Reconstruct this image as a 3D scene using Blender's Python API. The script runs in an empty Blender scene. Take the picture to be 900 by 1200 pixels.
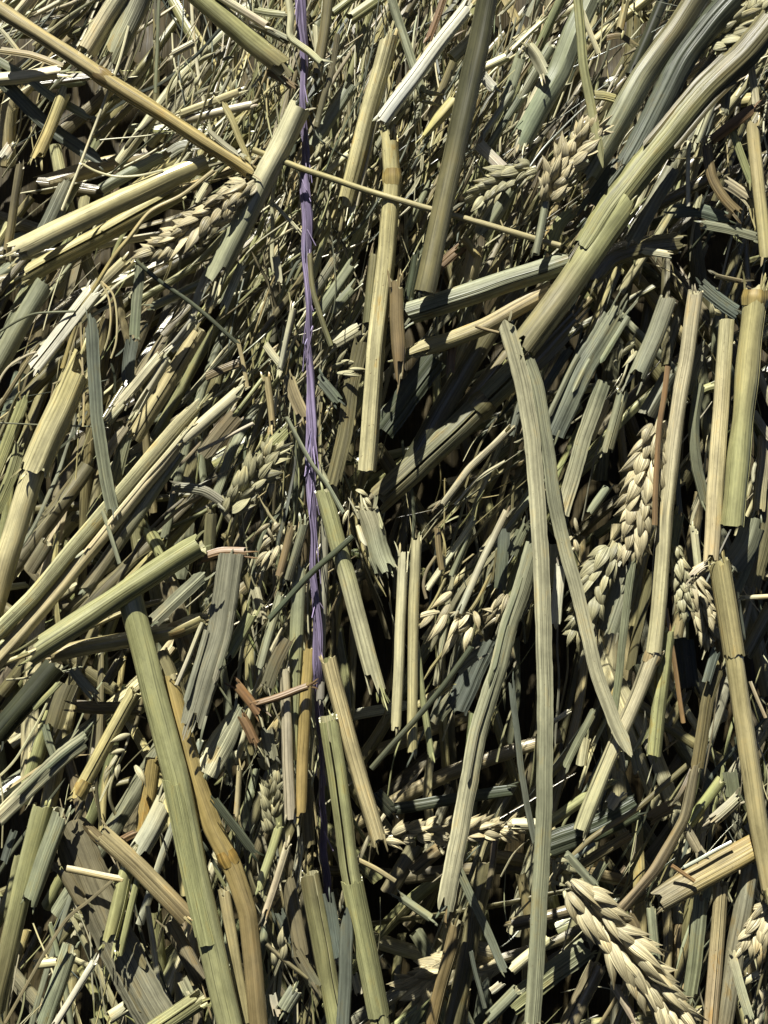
# Close-up of the face of a straw bale: cut stalks, leaf blades, wheat ears and a purple twine.
# Traced outlines are given in millimetre-like units (one unit = 0.2 mm); every piece gets its own
# depth in front of the bale, a real thickness and its own mesh.
import bpy, math, random
import numpy as np

U = 0.0002            # one unit in metres
DIST = 1700.0         # camera distance from the bale face, in units
CX, CY = 450.0, 600.0
COL = bpy.context.scene.collection
rng = np.random.default_rng(11)
random.seed(11)


def srgb(r, g, b):
    f = lambda c: (c / 255 / 12.92) if c / 255 <= 0.04045 else ((c / 255 + 0.055) / 1.055) ** 2.4
    return np.array([f(r), f(g), f(b)])


TONE = dict(
    cream=srgb(206, 194, 138), pale=srgb(208, 200, 158), white=srgb(222, 217, 196), yellow=srgb(198, 182, 108),
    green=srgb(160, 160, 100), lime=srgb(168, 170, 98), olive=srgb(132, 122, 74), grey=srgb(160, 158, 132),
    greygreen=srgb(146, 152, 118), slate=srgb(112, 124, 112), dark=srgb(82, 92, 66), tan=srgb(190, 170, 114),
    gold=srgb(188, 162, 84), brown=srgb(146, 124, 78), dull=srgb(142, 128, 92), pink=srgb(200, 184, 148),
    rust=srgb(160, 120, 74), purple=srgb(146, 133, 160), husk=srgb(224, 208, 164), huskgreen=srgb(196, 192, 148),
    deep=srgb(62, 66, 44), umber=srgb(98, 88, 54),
)


_straw = srgb(184, 182, 148)


def settle(c, k):
    lum = lambda q: q @ np.array([.2126, .7152, .0722])
    return (c * (1 - k) + _straw * (lum(c) / lum(_straw)) * k) * SCALE


SCALE = .74
for _n in TONE:
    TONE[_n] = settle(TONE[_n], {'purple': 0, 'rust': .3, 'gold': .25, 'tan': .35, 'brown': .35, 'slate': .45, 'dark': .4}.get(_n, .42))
TONE['white'] *= 1.0; TONE['pale'] *= 1.08


# ------------------------------------------------------------------ materials
def straw_material(name, streak=1.0, rough=0.45, spec=0.5, bump=0.35, trans=0.0, fibre=1.0, spots=1.0):
    m = bpy.data.materials.new(name)
    m.use_nodes = True
    nt = m.node_tree
    nt.nodes.clear()
    N, L = nt.nodes.new, nt.links.new
    out = N('ShaderNodeOutputMaterial')
    bs = N('ShaderNodeBsdfPrincipled')
    att = N('ShaderNodeAttribute'); att.attribute_name = 'tint'
    uv = N('ShaderNodeUVMap'); uv.uv_map = 'fibre'

    def noise(sx, sy, detail, rough_=0.6):
        mp = N('ShaderNodeMapping'); mp.inputs['Scale'].default_value = (sx, sy, 1)
        L(uv.outputs['UV'], mp.inputs['Vector'])
        n = N('ShaderNodeTexNoise'); n.noise_dimensions = '2D'
        n.inputs['Scale'].default_value = 1; n.inputs['Detail'].default_value = detail
        n.inputs['Roughness'].default_value = rough_
        L(mp.outputs['Vector'], n.inputs['Vector'])
        return n.outputs['Fac']

    def ramp(fac, lo, hi, a, b):
        r = N('ShaderNodeMapRange'); r.inputs['From Min'].default_value = lo; r.inputs['From Max'].default_value = hi
        r.inputs['To Min'].default_value = a; r.inputs['To Max'].default_value = b
        L(fac, r.inputs['Value']); return r.outputs['Result']

    def mul(a, b):
        r = N('ShaderNodeMath'); r.operation = 'MULTIPLY'; L(a, r.inputs[0]); L(b, r.inputs[1]); return r.outputs[0]

    fine = noise(0.36 * fibre, 0.0035, 2.0, 0.7)
    broad = noise(0.12 * fibre, 0.002, 1.0)
    blot = noise(0.05, 0.022, 4.0, 0.7)
    speck = noise(0.35, 0.22, 3.0, 0.75)
    v = mul(ramp(fine, 0.37, 0.63, 1 - 0.26 * streak, 1 + 0.18 * streak), ramp(broad, 0.3, 0.7, 1 - 0.13 * streak, 1 + 0.09 * streak))
    v = mul(v, ramp(blot, 0.32, 0.68, 0.74, 1.16))
    # fine dark cracks between the fibres
    thin = noise(0.2 * fibre, 0.0018, 1.0)
    ab = N('ShaderNodeMath'); ab.operation = 'SUBTRACT'; L(thin, ab.inputs[0]); ab.inputs[1].default_value = .5
    a2 = N('ShaderNodeMath'); a2.operation = 'ABSOLUTE'; L(ab.outputs[0], a2.inputs[0])
    crack = ramp(a2.outputs[0], 0.0, 0.022, 0.5, 1.0)
    v = mul(v, crack)
    sc = N('ShaderNodeMix'); sc.data_type = 'RGBA'; sc.blend_type = 'MULTIPLY'; sc.inputs['Factor'].default_value = 1
    L(att.outputs['Color'], sc.inputs[6])
    cmb = N('ShaderNodeCombineColor')
    for k in range(3):
        L(v, cmb.inputs[k])
    L(cmb.outputs[0], sc.inputs[7])
    # weathered specks and brown patches of a shape of their own
    sp = N('ShaderNodeMix'); sp.data_type = 'RGBA'
    L(ramp(speck, 0.66, 0.74, 0, 0.55 * spots), sp.inputs['Factor'])
    L(sc.outputs[2], sp.inputs[6]); sp.inputs[7].default_value = (0.11, 0.075, 0.035, 1)
    pt = N('ShaderNodeMix'); pt.data_type = 'RGBA'; pt.blend_type = 'MULTIPLY'
    L(ramp(blot, 0.56, 0.74, 0, 0.75 * spots), pt.inputs['Factor'])
    L(sp.outputs[2], pt.inputs[6]); pt.inputs[7].default_value = (0.86, 0.72, 0.52, 1)
    L(pt.outputs[2], bs.inputs['Base Color'])
    L(ramp(broad, 0.3, 0.7, rough - 0.1, rough + 0.15), bs.inputs['Roughness'])
    bs.inputs['Specular IOR Level'].default_value = spec
    bp = N('ShaderNodeBump'); bp.inputs['Strength'].default_value = bump; bp.inputs['Distance'].default_value = U * 3.5
    add = N('ShaderNodeMath'); add.operation = 'ADD'; L(fine, add.inputs[0]); L(broad, add.inputs[1])
    L(add.outputs[0], bp.inputs['Height'])
    L(bp.outputs['Normal'], bs.inputs['Normal'])
    if trans:
        tr = N('ShaderNodeBsdfTranslucent'); L(pt.outputs[2], tr.inputs['Color'])
        mx = N('ShaderNodeMixShader'); mx.inputs[0].default_value = trans
        L(bs.outputs[0], mx.inputs[1]); L(tr.outputs[0], mx.inputs[2]); L(mx.outputs[0], out.inputs['Surface'])
    else:
        L(bs.outputs[0], out.inputs['Surface'])
    return m


MAT = dict(
    stalk=straw_material('dry straw', 1.0, 0.3, 0.65, 0.3),
    glossy=straw_material('glossy straw skin', 0.55, 0.24, 0.7, 0.18, spots=0.5),
    weathered=straw_material('weathered straw', 1.15, 0.5, 0.4, 0.45, spots=1.9),
    leaf=straw_material('dry leaf', 1.0, 0.42, 0.5, 0.4, trans=0.16, fibre=1.2),
    husk=straw_material('wheat husk', 1.1, 0.45, 0.45, 0.6, trans=0.14, fibre=2.0, spots=0.8),
    twine=straw_material('purple plastic twine', 1.5, 0.42, 0.5, 0.6, fibre=1.5, spots=0.15),
    chaff=straw_material('chaff', 0.9, 0.55, 0.35, 0.4, trans=0.12),
)


# ------------------------------------------------------------------ geometry
def spline(p, step, soft=.3):
    """Catmull-Rom through control rows (x, y, h, w): dense samples."""
    p = np.asarray(p, float)
    if len(p) == 2:
        n = max(4, int(np.hypot(*(p[1, :2] - p[0, :2])) / step))
        t = np.linspace(0, 1, n)[:, None]
        return p[0] * (1 - t) + p[1] * t
    q = np.vstack([2 * p[0] - p[1], p, 2 * p[-1] - p[-2]])
    out = []
    for i in range(1, len(q) - 2):
        a, b, c, d = q[i - 1:i + 3]
        n = max(3, int(np.hypot(*(c[:2] - b[:2])) / step))
        t = np.linspace(0, 1, n, endpoint=False)[:, None]
        cr = 0.5 * (2 * b + (c - a) * t + (2 * a - 5 * b + 4 * c - d) * t ** 2 + (3 * b - a - 3 * c + d) * t ** 3)
        out.append(cr * soft + (b * (1 - t) + c * t) * (1 - soft))
    out.append(p[-1:])
    s = np.vstack(out)
    for _ in range(2):
        s[1:-1] = (s[:-2] + s[1:-1] * 2 + s[2:]) / 4
    return s


def world(s):
    """Rows (x, y, h, w) to 3D points in units: X right, Y into the bale, Z up."""
    k = (DIST - s[:, 2]) / DIST
    return np.stack([(s[:, 0] - CX) * k, -s[:, 2], (CY - s[:, 1]) * k], 1), s[:, 3] * k


def norm(v):
    return v / np.maximum(np.linalg.norm(v, axis=-1, keepdims=True), 1e-9)


def torn(n, amount, closed):
    if amount <= 0:
        return np.zeros(n)
    d = np.zeros(n); j = 0
    while j < n:
        k = int(rng.integers(1, 6)); d[j:j + k] = amount * rng.random() ** 1.3 * (1.9 if rng.random() < .3 else .9); j += k
    return d + rng.random(n) * amount * 0.12


class MB:
    def __init__(self):
        self.v, self.f, self.uv, self.c, self.n = [], [], [], [], 0

    def shell(self, ctrl, tone, kind='tube', cols=16, step=7, thick=1.3, flat=0.85, arc=360, roll=0.0, twist=0.0,
              t0=2.0, t1=2.0, p0=0.0, p1=0.0, ridge=0.035, curl=0.12, fold=0.0, wob=0.0, tone2=None, inner=True, jit=0.06,
              inner_tone=None, crush=0.0, soft=.3):
        """One thin-walled piece swept along ctrl: a hollow tube, an open trough or a folded ribbon."""
        s = spline(ctrl, max(2.0, step * 0.5), soft)
        P, W = world(s)
        seg = np.linalg.norm(np.diff(P, axis=0), axis=1)
        S = np.concatenate([[0], np.cumsum(seg)]); Ln = S[-1]
        if Ln < 1e-6:
            return
        T = norm(np.gradient(P, axis=0))
        view = np.array([0.0, -1.0, 0.0])
        side = norm(np.cross(T, view)); nor = norm(np.cross(side, T))
        a = math.radians(roll) + math.radians(twist) * (S / Ln)
        a = a[:, None]
        side, nor = side * np.cos(a) + nor * np.sin(a), nor * np.cos(a) - side * np.sin(a)
        closed = kind == 'tube' and arc >= 360
        rows = int(np.clip(Ln / step, 3, 90)) + 1
        n = cols
        u = np.arange(n) / (n if closed else n - 1)
        d0, d1 = torn(n, min(t0, Ln * .4), closed), torn(n, min(t1, Ln * .4), closed)
        if kind == 'ribbon':
            d0 = d0 + p0 * np.abs(2 * u - 1) ** 1.3; d1 = d1 + p1 * np.abs(2 * u - 1) ** 1.3
        t = np.linspace(0, 1, rows)
        ss = np.clip(d0[None] * (1 - t[:, None]) + (Ln - d1[None]) * t[:, None], 0, Ln)   # rows x cols
        ip = lambda arr: np.stack([np.interp(ss, S, arr[:, k]) for k in range(3)], -1)
        c, sd, nr = ip(P), ip(side), ip(nor)
        w = np.interp(ss, S, W)
        rg = 1 + ridge * rng.uniform(-1, 1, n)
        fl = flat
        if crush:
            f1, f2, f3 = rng.random(3) * 6.28
            k1 = rng.uniform(25, 60)
            fl = flat * (1 + crush * 1.6 * np.sin(ss / k1 + f1) * np.sin(ss / 19 + f2))
            cre = crush * np.sin(2 * math.pi * u * rng.integers(2, 5) + f3 + 0.02 * S[-1] * rng.normal())
            rg = rg[None] * (1 + cre[None] * (0.6 + 0.6 * np.sin(ss / (k1 * 1.7) + f2)))
            w = w * (1 + crush * .3 * np.sin(ss / 41 + f3))
        else:
            rg = rg[None]
        if wob:
            ph = rng.random(3) * 6.28
            lat = wob * (np.sin(ss / 23 + ph[0]) + 0.6 * np.sin(ss / 11 + ph[1]))
            c = c + sd * (lat * 0.5)[..., None] + nr * (wob * 0.7 * np.sin(ss / 17 + ph[2]))[..., None]
        th = np.full_like(w, thick) if kind != 'tube' else np.minimum(thick, w * 0.22)
        if kind == 'tube':
            if closed:
                phi = -math.pi / 2 + 2 * math.pi * u
            else:
                phi = math.pi / 2 + math.radians(arc) * (u - 0.5)
            cs, sn = np.cos(phi)[None], np.sin(phi)[None]
            r = w / 2 * rg
            o = c + sd * (r * cs)[..., None] + nr * (r * fl * sn)[..., None]
            ri = np.maximum(r - th, r * 0.3)
            i_ = c + sd * (ri * cs)[..., None] + nr * (ri * fl * sn)[..., None]
        else:
            q = 2 * u - 1
            g1, g2, g3 = rng.random(3) * 6.28
            rag = np.where(q[None] < 0, np.sin(ss / 7.3 + g1) + .7 * np.sin(ss / 3.1 + g2), np.sin(ss / 6.1 + g3) + .7 * np.sin(ss / 2.7 + g1)) * .018 + rng.normal(size=ss.shape) * .014
            x = (u - 0.5)[None] * w * (1 + rag * np.abs(q)[None])
            bend = (curl * (1 - q ** 2) - fold * np.abs(q) + ridge * 0.8 * rng.uniform(-1, 1, n))[None] * w
            o = c + sd * x[..., None] + nr * bend[..., None]
            i_ = o - nr * th[..., None]
        # colour of the piece: its tone, a little different from fibre to fibre and from end to end
        base = np.asarray(tone) * (1 + jit * rng.normal())
        other = np.asarray(tone2) if tone2 is not None else base * np.array([1 + .05 * rng.normal(), 1, 1 + .08 * rng.normal()])
        mixv = np.clip(t + 0.15 * np.sin(t * 9 + rng.random() * 6), 0, 1)[:, None, None]
        colr = base * (1 - mixv) + other * mixv
        colr = np.clip(colr * (1 + 0.07 * rng.normal(size=(1, n, 1))), 0.004, 0.85) * np.ones((rows, n, 1))
        off = rng.random(2) * 4000
        circ = w.mean() * (math.pi if kind == 'tube' else 1.0)
        uv = np.stack([np.broadcast_to(u * circ + off[0], ss.shape), ss + off[1]], -1)
        m = rows * n
        I = np.arange(rows - 1)[:, None]; J = np.arange(n if closed else n - 1)[None]
        J2 = (J + 1) % n
        A, B, C_, D = I * n + J, I * n + J2, (I + 1) * n + J2, (I + 1) * n + J
        fo = np.stack(np.broadcast_arrays(A, B, C_, D), -1).reshape(-1, 4)
        fs = [fo]
        V = [o.reshape(-1, 3)]; UVS = [uv.reshape(-1, 2)]; CS = [colr.reshape(-1, 3)]
        if inner:
            V.append(i_.reshape(-1, 3)); UVS.append(uv.reshape(-1, 2))
            ci = colr * 0.4 + 0.6 * np.asarray(inner_tone) if inner_tone is not None else colr
            CS.append(ci.reshape(-1, 3))
            fs.append(fo[:, ::-1] + m)
            jj = np.arange(n if closed else n - 1); j2 = (jj + 1) % n
            fs.append(np.stack([j2, jj, jj + m, j2 + m], -1))
            b = (rows - 1) * n
            fs.append(np.stack([b + jj, b + j2, b + j2 + m, b + jj + m], -1))
            if not closed:
                ii = np.arange(rows - 1)
                fs.append(np.stack([ii * n, (ii + 1) * n, (ii + 1) * n + m, ii * n + m], -1))
                e = n - 1
                fs.append(np.stack([(ii + 1) * n + e, ii * n + e, ii * n + e + m, (ii + 1) * n + e + m], -1))
        self.v += V; self.uv += UVS; self.c += CS
        self.f += [x + self.n for x in fs]
        self.n += sum(len(x) for x in V)

    def build(self, name, mat, parent=None, origin=None, sharp=50):
        v = np.vstack(self.v) * U
        f = np.vstack(self.f).astype(np.int32)
        me = bpy.data.meshes.new(name)
        if origin is None:
            origin = v.mean(0)
        if parent is not None:
            q_ = parent
            while q_ is not None:
                v = v - np.array(q_.location); q_ = q_.parent
        else:
            v = v - origin
        me.vertices.add(len(v)); me.vertices.foreach_set('co', v.astype(np.float32).ravel())
        me.loops.add(f.size); me.loops.foreach_set('vertex_index', f.ravel())
        me.polygons.add(len(f)); me.polygons.foreach_set('loop_start', np.arange(0, f.size, 4, dtype=np.int32))
        me.polygons.foreach_set('loop_total', np.full(len(f), 4, np.int32))
        me.polygons.foreach_set('use_smooth', np.ones(len(f), bool))
        uvl = me.uv_layers.new(name='fibre')
        uvl.data.foreach_set('uv', np.vstack(self.uv)[f.ravel()].astype(np.float32).ravel())
        ca = me.color_attributes.new('tint', 'FLOAT_COLOR', 'POINT')
        c = np.vstack(self.c); c = np.hstack([c, np.ones((len(c), 1))])
        ca.data.foreach_set('color', c.astype(np.float32).ravel())
        me.update(calc_edges=True); me.validate()
        me.set_sharp_from_angle(angle=math.radians(sharp))
        me.materials.append(mat)
        o = bpy.data.objects.new(name, me)
        COL.objects.link(o)
        if parent is not None:
            o.parent = parent
        else:
            o.location = origin
        return o


def tag(o, label, cat, group=None):
    o['label'] = label; o['category'] = cat
    if group:
        o['group'] = group
    return o


def empty(name, p):
    """An Empty at a traced point (x, y, h)."""
    o = bpy.data.objects.new(name, None)
    P, _ = world(np.array([[p[0], p[1], p[2], 1.0]]))
    o.location = P[0] * U
    o.empty_display_size = 0.002
    COL.objects.link(o)
    return o


def parse(txt, w, h):
    """'x,y x,y:w x,y@h' to control rows."""
    rows = []
    toks = txt.split()
    for i, tk in enumerate(toks):
        ww, hh = None, None
        if '@' in tk:
            tk, q = tk.split('@'); hh = float(q)
        if ':' in tk:
            tk, q = tk.split(':'); ww = float(q)
        x, y = tk.split(',')
        rows.append([float(x), float(y), hh, ww])
    m = len(rows)
    h0, h1 = h if isinstance(h, tuple) else (h, h)
    for i, r in enumerate(rows):
        if r[2] is None:
            r[2] = h0 + (h1 - h0) * i / max(1, m - 1)
        if r[3] is None:
            r[3] = w
    return rows


def sub(rows, a, b, grow=1.0, lift=0.0):
    """The stretch a..b (fractions of length) of a control line."""
    s = spline(rows, 3)
    d = np.concatenate([[0], np.cumsum(np.hypot(np.diff(s[:, 0]), np.diff(s[:, 1])))]); d /= d[-1]
    t = np.linspace(a, b, max(3, int((b - a) * len(s) / 3)))
    q = np.stack([np.interp(t, d, s[:, k]) for k in range(4)], 1)
    q[:, 3] *= grow; q[:, 2] += lift
    return q


def splinters(mb, rows, tone, n, length, w, at_end=True):
    """Loose fibres standing off a torn end."""
    s = spline(rows, 3)
    p, q = (s[-1], s[-4]) if at_end else (s[0], s[3])
    d = p[:2] - q[:2]; d = d / max(1e-6, np.hypot(*d)); nrm = np.array([-d[1], d[0]])
    for _ in range(n):
        o = rng.uniform(-.45, .45) * w
        ln = length * rng.uniform(.4, 1.1)
        a = p[:2] - d * ln * .5 + nrm * o
        b = p[:2] + d * ln * .6 + nrm * (o * 1.4 + rng.normal() * 2.5)
        hh = p[2] + rng.uniform(-.2, .45) * w
        m = (a + b) / 2 + nrm * rng.normal() * .8
        wd = rng.uniform(1.4, 3.2)
        mb.shell([[a[0], a[1], hh, wd], [m[0], m[1], hh + 1, wd], [b[0], b[1], hh + rng.normal() * 3, wd * .5]], tone, 'ribbon', cols=3,
                 step=5, thick=.6, t0=0, t1=2, p1=3)


G_STALK, G_BLADE, G_STRAND = 'cut straw stalks lying on the bale face', 'dry leaf blades among the straw', 'thin strands crossing the straw'
G_EAR, G_SCRAP, G_HUSK = 'wheat ears caught in the straw', 'crumpled leaf scraps in the straw', 'loose clusters of wheat husks'
PITH = TONE['pale']


def straighten(rows):
    """Pull slightly wandering middle points back towards the straight line of a stiff straw."""
    a, b = np.array(rows[0][:2]), np.array(rows[-1][:2]); d = b - a; L2 = max(1e-6, d @ d)
    for r in rows[1:-1]:
        q = np.array(r[:2]); c = a + d * ((q - a) @ d) / L2; off = np.hypot(*(q - c))
        k = .7 if off < 7 else .35 if off < 13 else 0
        r[0], r[1] = q * (1 - k) + c * k
    return rows


def stalk(pts, w, h, tone, label, t0=5, t1=5, flat=.82, arc=360, roll=0, node=None, sheath=None, fray=(2, 2), tone2=None, wob=.4, split=False,
          ridge=.045, skin=None, name='straw_stalk'):
    """A cut straw stalk; with nodes or a leaf sheath it becomes an Empty with stem, node and leaf_sheath."""
    rows = straighten(parse(pts, w * .95, h))
    tn = TONE[tone]; t2 = TONE[tone2] if tone2 else None
    mb = MB()
    if arc >= 360 and rng.random() < .55:                 # a long crack in the wall
        arc, roll = rng.uniform(346, 355), rng.uniform(-75, 75) + 180 if rng.random() < .8 else rng.uniform(-50, 50)
    mb.shell(rows, tn, 'tube', crush=rng.uniform(.04, .1), cols=22, step=6, thick=1.6, flat=flat, arc=arc, roll=roll, t0=t0 * 1.5, t1=t1 * 1.5, ridge=ridge * rng.uniform(.3, 1.3), wob=wob, tone2=t2,
             inner_tone=PITH)
    wa, wb = rows[0][3], rows[-1][3]
    skin = MAT[skin] if skin else MAT[('glossy', 'glossy', 'stalk', 'stalk', 'weathered')[int(rng.integers(5))]]
    if node is None and sheath is None and max(fray) < 1:
        o = mb.build(name, skin)
        return tag(o, label, 'straw stalk', G_STALK)
    root = empty(name, rows[len(rows) // 2])
    mb.build('stem', skin, root)
    for n_, tt, ww, e_ in ((fray[0], t0, wa, False), (fray[1], t1, wb, True)):
        if n_:
            fb = MB(); splinters(fb, rows, tn * 1.05, n_, 10 + tt, ww, e_)
            fb.build('frayed_end', MAT['stalk'], root)
    for f in (node if isinstance(node, (list, tuple)) else [node] if node is not None else []):
        q = sub(rows, max(0, f - .03), min(1, f + .03))
        ln = 10.0
        c = q[len(q) // 2]; d = q[-1, :2] - q[0, :2]; d = d / max(1e-6, np.hypot(*d))
        g = [1.0, 1.06, 1.13, 1.07, 1.0]
        r = [[c[0] + d[0] * k * ln, c[1] + d[1] * k * ln, c[2], c[3] * gg] for k, gg in zip((-1, -.4, 0, .5, 1), g)]
        nb = MB(); nb.shell(r, tn * np.array([.56, .46, .32]), 'tube', cols=22, step=2.5, flat=flat + .03, t0=1, t1=1, ridge=.03, tone2=tn * np.array([.82, .74, .58]))
        nb.build('node', MAT['stalk'], root)
    if sheath is not None:
        q = sub(rows, sheath[0], sheath[1], 1.13)
        sb = MB(); sb.shell(q, tn * rng.uniform(.9, 1.12), 'tube', cols=22, step=6, thick=1.0, flat=flat + .04, arc=sheath[2] if len(sheath) > 2 else 290,
                            roll=sheath[3] if len(sheath) > 3 else 25, t0=9, t1=9, ridge=.05)
        sb.build('leaf_sheath', MAT['leaf'], root)
    return tag(root, label, 'straw stalk', G_STALK)


def blade(pts, w, h, tone, label, t0=6, t1=6, p0=0, p1=0, curl=.12, fold=.0, roll=0, twist=0, tone2=None, fray=(1, 2), wob=.6, name='dry_leaf', strips=0,
          cat='leaf blade', group=None):
    rows = parse(pts, w, h)
    tn = TONE[tone]; t2 = TONE[tone2] if tone2 else None
    mb = MB()
    mb.shell(rows, tn, 'ribbon', soft=.6, cols=15, step=6, thick=1.0, t0=t0, t1=t1, p0=p0, p1=p1, curl=curl, fold=fold, roll=roll, twist=twist, ridge=.035, wob=wob, tone2=t2)
    o = None
    if strips or max(fray) > 0:
        root = empty(name, rows[len(rows) // 2])
        mb.build('blade', MAT['leaf'], root)
        for n_, tt, e_ in ((fray[0], t0, False), (fray[1], t1, True)):
            if n_:
                fb = MB(); splinters(fb, rows, tn, n_, 9 + tt, rows[-1 if e_ else 0][3], e_)
                fb.build('frayed_end', MAT['leaf'], root)
        for k in range(strips):
            a = rng.uniform(0, .5); b = min(1, a + rng.uniform(.25, .5))
            q = sub(rows, a, b)
            lat = rng.uniform(-.5, .5)
            d = q[-1, :2] - q[0, :2]; d = d / max(1e-6, np.hypot(*d))
            q[:, 0] += -d[1] * lat * q[:, 3]; q[:, 1] += d[0] * lat * q[:, 3]
            q[:, 2] += 2.5 + np.linspace(0, 4, len(q)); q[:, 3] *= .22
            sb = MB(); sb.shell(q, tn * rng.uniform(.85, 1.2), 'ribbon', cols=5, step=6, thick=.8, t0=2, t1=5, p1=6, curl=.2)
            sb.build('torn_strip', MAT['leaf'], root)
        o = root
    else:
        o = mb.build(name, MAT['leaf'])
    return tag(o, label, cat, group or G_BLADE)


def strand(pts, w, h, tone, label, name='grass_strand', branches=()):
    rows = parse(pts, w, h)
    mb = MB()
    mb.shell(rows, TONE[tone], 'tube', soft=.8, cols=8, step=4, thick=.8, flat=.7, t0=2, t1=2, wob=.5, ridge=.08)
    if not branches:
        return tag(mb.build(name, MAT['stalk']), label, 'strand', G_STRAND)
    root = empty(name, rows[len(rows) // 2])
    mb.build('stem', MAT['stalk'], root)
    for b in branches:
        bb = MB(); bb.shell(parse(b, max(1.3, w * .5), h), TONE[tone] * 1.05, 'tube', soft=.9, cols=6, step=3, thick=.5, flat=.8, t0=0, t1=0, wob=.7)
        bb.build('side_shoot', MAT['stalk'], root)
    return tag(root, label, 'strand', G_STRAND)


def husk(mb, p, d, ln, w, tone, tilt=0.0, side=0.0, flat=.36, tip=1.2, arc=360):
    """One pointed husk from p (x, y, h) along d."""
    d = np.asarray(d, float); d = d / max(1e-6, np.hypot(*d)); nn = np.array([-d[1], d[0]])
    prof = [(0, .4), (.18, .85), (.42, 1.0), (.66, .8), (.88, .44), (1.02, .14), (1.12, .04)]
    if tip < 1.1:
        prof = [(0, .5), (.15, .9), (.38, 1.0), (.64, .78), (.85, .42), (1.0, .14), (1.08, .03)]
    rows = []
    for t, g in prof:
        x = p[0] + d[0] * ln * t + nn[0] * side * ln * t * (1 - t); y = p[1] + d[1] * ln * t + nn[1] * side * ln * t * (1 - t)
        rows.append([x, y, p[2] + tilt * ln * t + .16 * ln * math.sin(math.pi * t * .9), w * g])
    mb.shell(rows, tone, 'tube', cols=12, step=max(1.6, ln / 11), thick=.6, flat=flat, t0=0, t1=0, ridge=.1, roll=rng.uniform(-45, 45), inner=arc < 360, arc=arc, crush=.06,
             tone2=np.asarray(tone) * np.array([1.08, 1.03, .92]))


def spikelet(mb, p, d, ln, w, tone, sidesign, tip=1.2, holder=None):
    d = np.asarray(d, float); d = d / max(1e-6, np.hypot(*d))
    def rot(v, a):
        c, s = math.cos(a), math.sin(a); return np.array([v[0] * c - v[1] * s, v[0] * s + v[1] * c])
    for k, (a, l, z, t) in enumerate(((.5, .8, -2, .02), (-.38, .82, -1.5, .05), (.2, 1.0, 1.5, .12), (-.12, 1.05, 2.5, .2))):
        if holder is not None:
            mb = MB()
        aa = a * sidesign * (.6 if tip > 1.1 else .85) + rng.normal() * .12
        husk(mb, (p[0], p[1], p[2] + z), rot(d, aa), ln * l * rng.uniform(.85, 1.2), w * rng.uniform(.7, 1.2), tone * rng.uniform(.76, 1.16), t, side=rng.uniform(-.2, .2), tip=tip, arc=230 if k < 2 else 300)
        if holder is not None:
            mb.build('husk', MAT['husk'], holder)


def ear(pts, w, h, tone, label, n=9, spread=.42, name='wheat_ear', stem=None, tip=1.0, fine=False):
    """A wheat ear: rachis and two rows of spikelets; the axis runs from its base to its tip."""
    rows = parse(pts, 5, h)
    root = empty(name, rows[0])
    rb = MB(); rb.shell(rows, TONE[tone] * .8, 'tube', cols=8, step=5, t0=0, t1=0)
    if stem:
        rb.shell(parse(stem, 9, h), TONE['greygreen'], 'tube', cols=14, step=5, t0=2, t1=6)
    rb.build('rachis', MAT['stalk'], root)
    s = spline(rows, 2)
    d = np.concatenate([[0], np.cumsum(np.hypot(np.diff(s[:, 0]), np.diff(s[:, 1])))]); Ln = d[-1]
    for i in range(2 * n):
        t = (i + .2) / (2 * n) * .95
        x, y, hh = [np.interp(t * Ln, d, s[:, k]) for k in range(3)]
        x2, y2 = [np.interp(min(1, t + .06) * Ln, d, s[:, k]) for k in range(2)]
        v = np.array([x2 - x, y2 - y]); v /= max(1e-6, np.hypot(*v)); nn = np.array([-v[1], v[0]])
        sg = 1 if i % 2 else -1
        if rng.random() < .03:
            continue
        ws = w * (0.8 + .35 * math.sin(math.pi * min(1, t * .9 + .12)))
        p = (x + nn[0] * sg * ws * .13, y + nn[1] * sg * ws * .13, hh + 2 + rng.normal())
        dirv = v * math.cos(spread) + nn * sg * math.sin(spread) * rng.uniform(.45, 1.1)
        hold = None
        if fine:                                           # the husks of the clearest ears are pieces of their own
            hold = bpy.data.objects.new('spikelet', None); COL.objects.link(hold); hold.parent = root; hold.empty_display_size = .001
        mb = MB(); spikelet(mb, p, dirv, ws * (.8 if tip > 1.1 else .72) * rng.uniform(.8, 1.2), ws * (.28 if tip > 1.1 else .38), TONE[tone] * rng.uniform(.9, 1.08), sg, tip, hold)
        if fine:
            continue
        mb.build('spikelet', MAT['husk'], root)
    return tag(root, label, 'wheat ear', G_EAR)


def husks(box, n, h, tone, ang, label, size=16, name='husk_cluster', spread=.5):
    """A broken-off bunch of husks inside a box, pointing along ang (degrees, 0 = up, + = right)."""
    x0, y0, x1, y1 = box
    cx, cy = (x0 + x1) / 2, (y0 + y1) / 2
    root = empty(name, (cx, cy, h))
    for i in range(n):
        a = math.radians(ang) + rng.normal() * spread
        p = (rng.uniform(x0, x1), rng.uniform(y0, y1), h + rng.uniform(-5, 5))
        mb = MB()
        husk(mb, p, (math.sin(a), -math.cos(a)), size * rng.uniform(.8, 1.45), size * .38 * rng.uniform(.8, 1.2), TONE[tone] * rng.uniform(.8, 1.15), rng.uniform(-.15, .4), rng.uniform(-.3, .3), arc=rng.uniform(150, 250), flat=.6)
        mb.build('husk', MAT['husk'], root)
    return tag(root, label, 'wheat husks', G_HUSK)


def scrap(pts, w, h, tone, label, **k):
    k.setdefault('wob', 1.6); k.setdefault('t0', 9); k.setdefault('t1', 9); k.setdefault('curl', .3); k.setdefault('fray', (2, 3))
    return blade(pts, w, h, tone, label, name='leaf_scrap', cat='leaf scrap', group=G_SCRAP, **k)

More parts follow.
